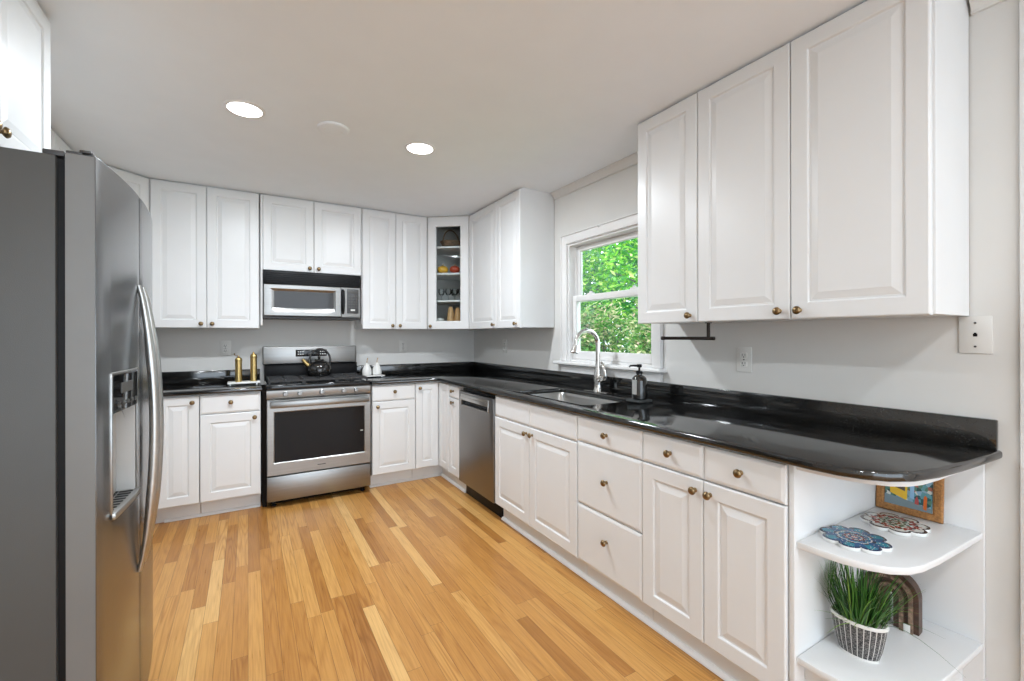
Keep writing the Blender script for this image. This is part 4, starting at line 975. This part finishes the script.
def blade(bm, b0, ang, lean, ln, wd, droop):
    dx, dy = math.cos(ang), math.sin(ang); L, Rr = [], []
    n = 7
    for k in range(n + 1):
        s_ = k / n; a_ = lean + droop * s_ * s_
        hd = ln * (s_ * math.sin(lean) + droop * .35 * s_ * s_ * s_); hz = ln * (s_ * math.cos(lean) - droop * .32 * s_ * s_ * s_)
        w_ = wd * (1 - s_ ** 2.2) * .5 + .0002
        c_ = Vector((b0[0] + dx * hd, b0[1] + dy * hd, b0[2] + hz)); sd_ = Vector((-dy, dx, 0)) * w_
        if c_.z > .332: c_.z = .332 - .02 * (c_.z - .332)
        if c_.y > .084 - .14 * c_.x: c_.y = .084 - .14 * c_.x - .001 * s_
        L.append(bm.verts.new(c_ - sd_)); Rr.append((bm.verts.new(c_ + Vector((0, 0, w_ * .5))), bm.verts.new(c_ + sd_)))
    for k in range(n):
        bm.faces.new((L[k], Rr[k][0], Rr[k + 1][0], L[k + 1])); bm.faces.new((Rr[k][0], Rr[k][1], Rr[k + 1][1], Rr[k + 1][0]))
for i in range(300):
    t = rnd.uniform(0, 2 * PI); q = math.sqrt(rnd.random()) * .060
    bx, by = q * math.cos(t) * sx, q * math.sin(t)
    ang = math.atan2(by + rnd.uniform(-.02, .02), bx + rnd.uniform(-.02, .02)); lean = abs(rnd.gauss(.12, .14)) + q * 4.2
    blade(bm, (bx, by, .102), ang, min(lean, .85), rnd.uniform(.12, .215), rnd.uniform(.003, .0055), rnd.uniform(0, .45))
for ang, lean, ln, dr_ in ((-1.9, .75, .15, 2.2), (-1.2, .9, .12, 1.6), (-.9, .7, .12, 1.1), (2.75, 1.05, .15, .3), (2.9, 1.15, .14, .2), (3.0, 1.25, .15, .5), (-1.2, .5, .14, .8), (2.9, .85, .16, .1), (3.3, 1.0, .15, .4), (3.1, .7, .17, .4), (3.2, .9, .14, .2)):
    blade(bm, (.03 * math.cos(ang), .05 * math.sin(ang), .106), ang, lean, ln, .003, dr_)
o = link_mesh('grass_blades', bm, 'blade', pp, smooth=80); o['kind'] = 'stuff'

# ------------------------------------------------------------------ outside the window
bm = NB(); box(bm, XR + .62, -8, -.5, 26, 26, -.30); o = struct(link_mesh('ground', bm, 'grass'))
def leaves(bm, rnd, cx, cy, cz, rx, ry, rz_, n, size, shell=.55):
    for _ in range(n):
        while True:
            v = Vector((rnd.uniform(-1, 1), rnd.uniform(-1, 1), rnd.uniform(-1, 1)))
            if v.length <= 1: break
        if v.length < 1e-3: continue
        v = v.normalized() * (shell + (1 - shell) * v.length)
        lump = 1 + .16 * math.sin(5 * v.x + 3 * v.y) * math.cos(6 * v.z + cx)
        c_ = Vector((cx + v.x * rx * lump, cy + v.y * ry * lump, cz + v.z * rz_ * lump))
        if c_.z < -.28: continue
        s_ = size * rnd.uniform(.6, 1.3)
        a_ = Vector((rnd.gauss(0, 1), rnd.gauss(0, 1), rnd.gauss(0, .6))).normalized(); b_ = a_.cross(Vector((rnd.gauss(0, 1), rnd.gauss(0, 1), rnd.gauss(0, 1)))).normalized()
        p0, p1, p2, p3 = c_ - a_ * s_, c_ - b_ * s_ * .38 , c_ + a_ * s_, c_ + b_ * s_ * .38
        nrm = a_.cross(b_) * s_ * .15
        q = [bm.verts.new(p0), bm.verts.new(p1 + nrm), bm.verts.new(p2), bm.verts.new(p3 + nrm)]
        bm.faces.new((q[0], q[1], q[2])); bm.faces.new((q[0], q[2], q[3]))
def shrub(x, y, h, rad, mat, label, seed, n=3200, size=.045, name='shrub'):
    rnd = random.Random(seed); r = empty(name, (x, y, -.30)); tag(r, label, 'bush', 'bushes outside the window')
    bm = NB()
    for k in range(6):
        a_ = k * 1.05 + seed; tube(bm, [(0, 0, 0), (.15 * rad * math.cos(a_), .15 * rad * math.sin(a_), h * .4), (.5 * rad * math.cos(a_), .5 * rad * math.sin(a_), h * .85)], [.025, .018, .006], 6)
    link_mesh('stem', bm, 'bark', r)
    bm = NB(); leaves(bm, rnd, 0, 0, h * .52 + .05, rad, rad, h * .52, n, size, .35)
    for k in range(5):
        a_ = rnd.uniform(0, 6.28); leaves(bm, rnd, rad * .55 * math.cos(a_), rad * .55 * math.sin(a_), h * rnd.uniform(.6, .9), rad * .45, rad * .45, h * .25, n // 7, size, .4)
    link_mesh('foliage', bm, mat, r, smooth=180)
def tree(x, y, th, cz, rad, rz_, mat, label, seed, n=5200, size=.07):
    rnd = random.Random(seed); r = empty('tree', (x, y, -.30)); tag(r, label, 'tree', 'trees outside the window')
    bm = NB(); tube(bm, [(0, 0, 0), (.06, .05, th * .4), (-.02, .12, th * .8), (.05, .1, th * 1.25)], [.13, .10, .08, .03], 10); link_mesh('trunk', bm, 'bark', r)
    bm = NB()
    for k in range(9):
        a_ = k * 2.4 + seed; z0 = th * (.45 + .07 * k)
        tube(bm, [(0, .1, z0), (rad * .4 * math.cos(a_), rad * .4 * math.sin(a_), z0 + .35), (rad * .85 * math.cos(a_), rad * .85 * math.sin(a_), z0 + .6)], [.035, .022, .008], 6)
    link_mesh('branch', bm, 'bark', r)
    bm = NB(); leaves(bm, rnd, 0, 0, cz, rad, rad, rz_, n, size, .25)
    link_mesh('foliage', bm, mat, r, smooth=180)
shrub(5.0, 4.10, 2.00, .62, 'leaf_bush', 'pale green bush seen low in the right half of the window', 3)
shrub(5.0, 5.50, 2.05, .62, 'leaf_bush', 'yellow-green bush seen low in the middle of the window', 5)
shrub(5.1, 6.90, 2.00, .62, 'leaf_bush', 'mixed green bush seen low in the left half of the window', 8)
tree(7.3, 6.1, 2.4, 3.0, 1.35, 2.1, 'leaf_tree', 'bright green tree behind the bushes, right in the window', 11)
tree(7.3, 9.1, 2.4, 3.0, 1.35, 2.1, 'leaf_tree', 'bright green tree behind the bushes, left in the window', 12)
tree(11.0, 9.6, 3.0, 3.2, 2.0, 3.3, 'leaf_dark', 'dark green tree furthest behind, filling the middle of the window', 14, 9000, .13)
tree(11.0, 14.6, 3.0, 3.2, 2.0, 3.3, 'leaf_dark', 'dark green tree furthest behind, toward the left of the window', 15, 9000, .13)
tree(10.8, 4.9, 3.0, 3.2, 2.0, 3.3, 'leaf_dark', 'dark green tree furthest behind, toward the right of the window', 16, 7000, .13)
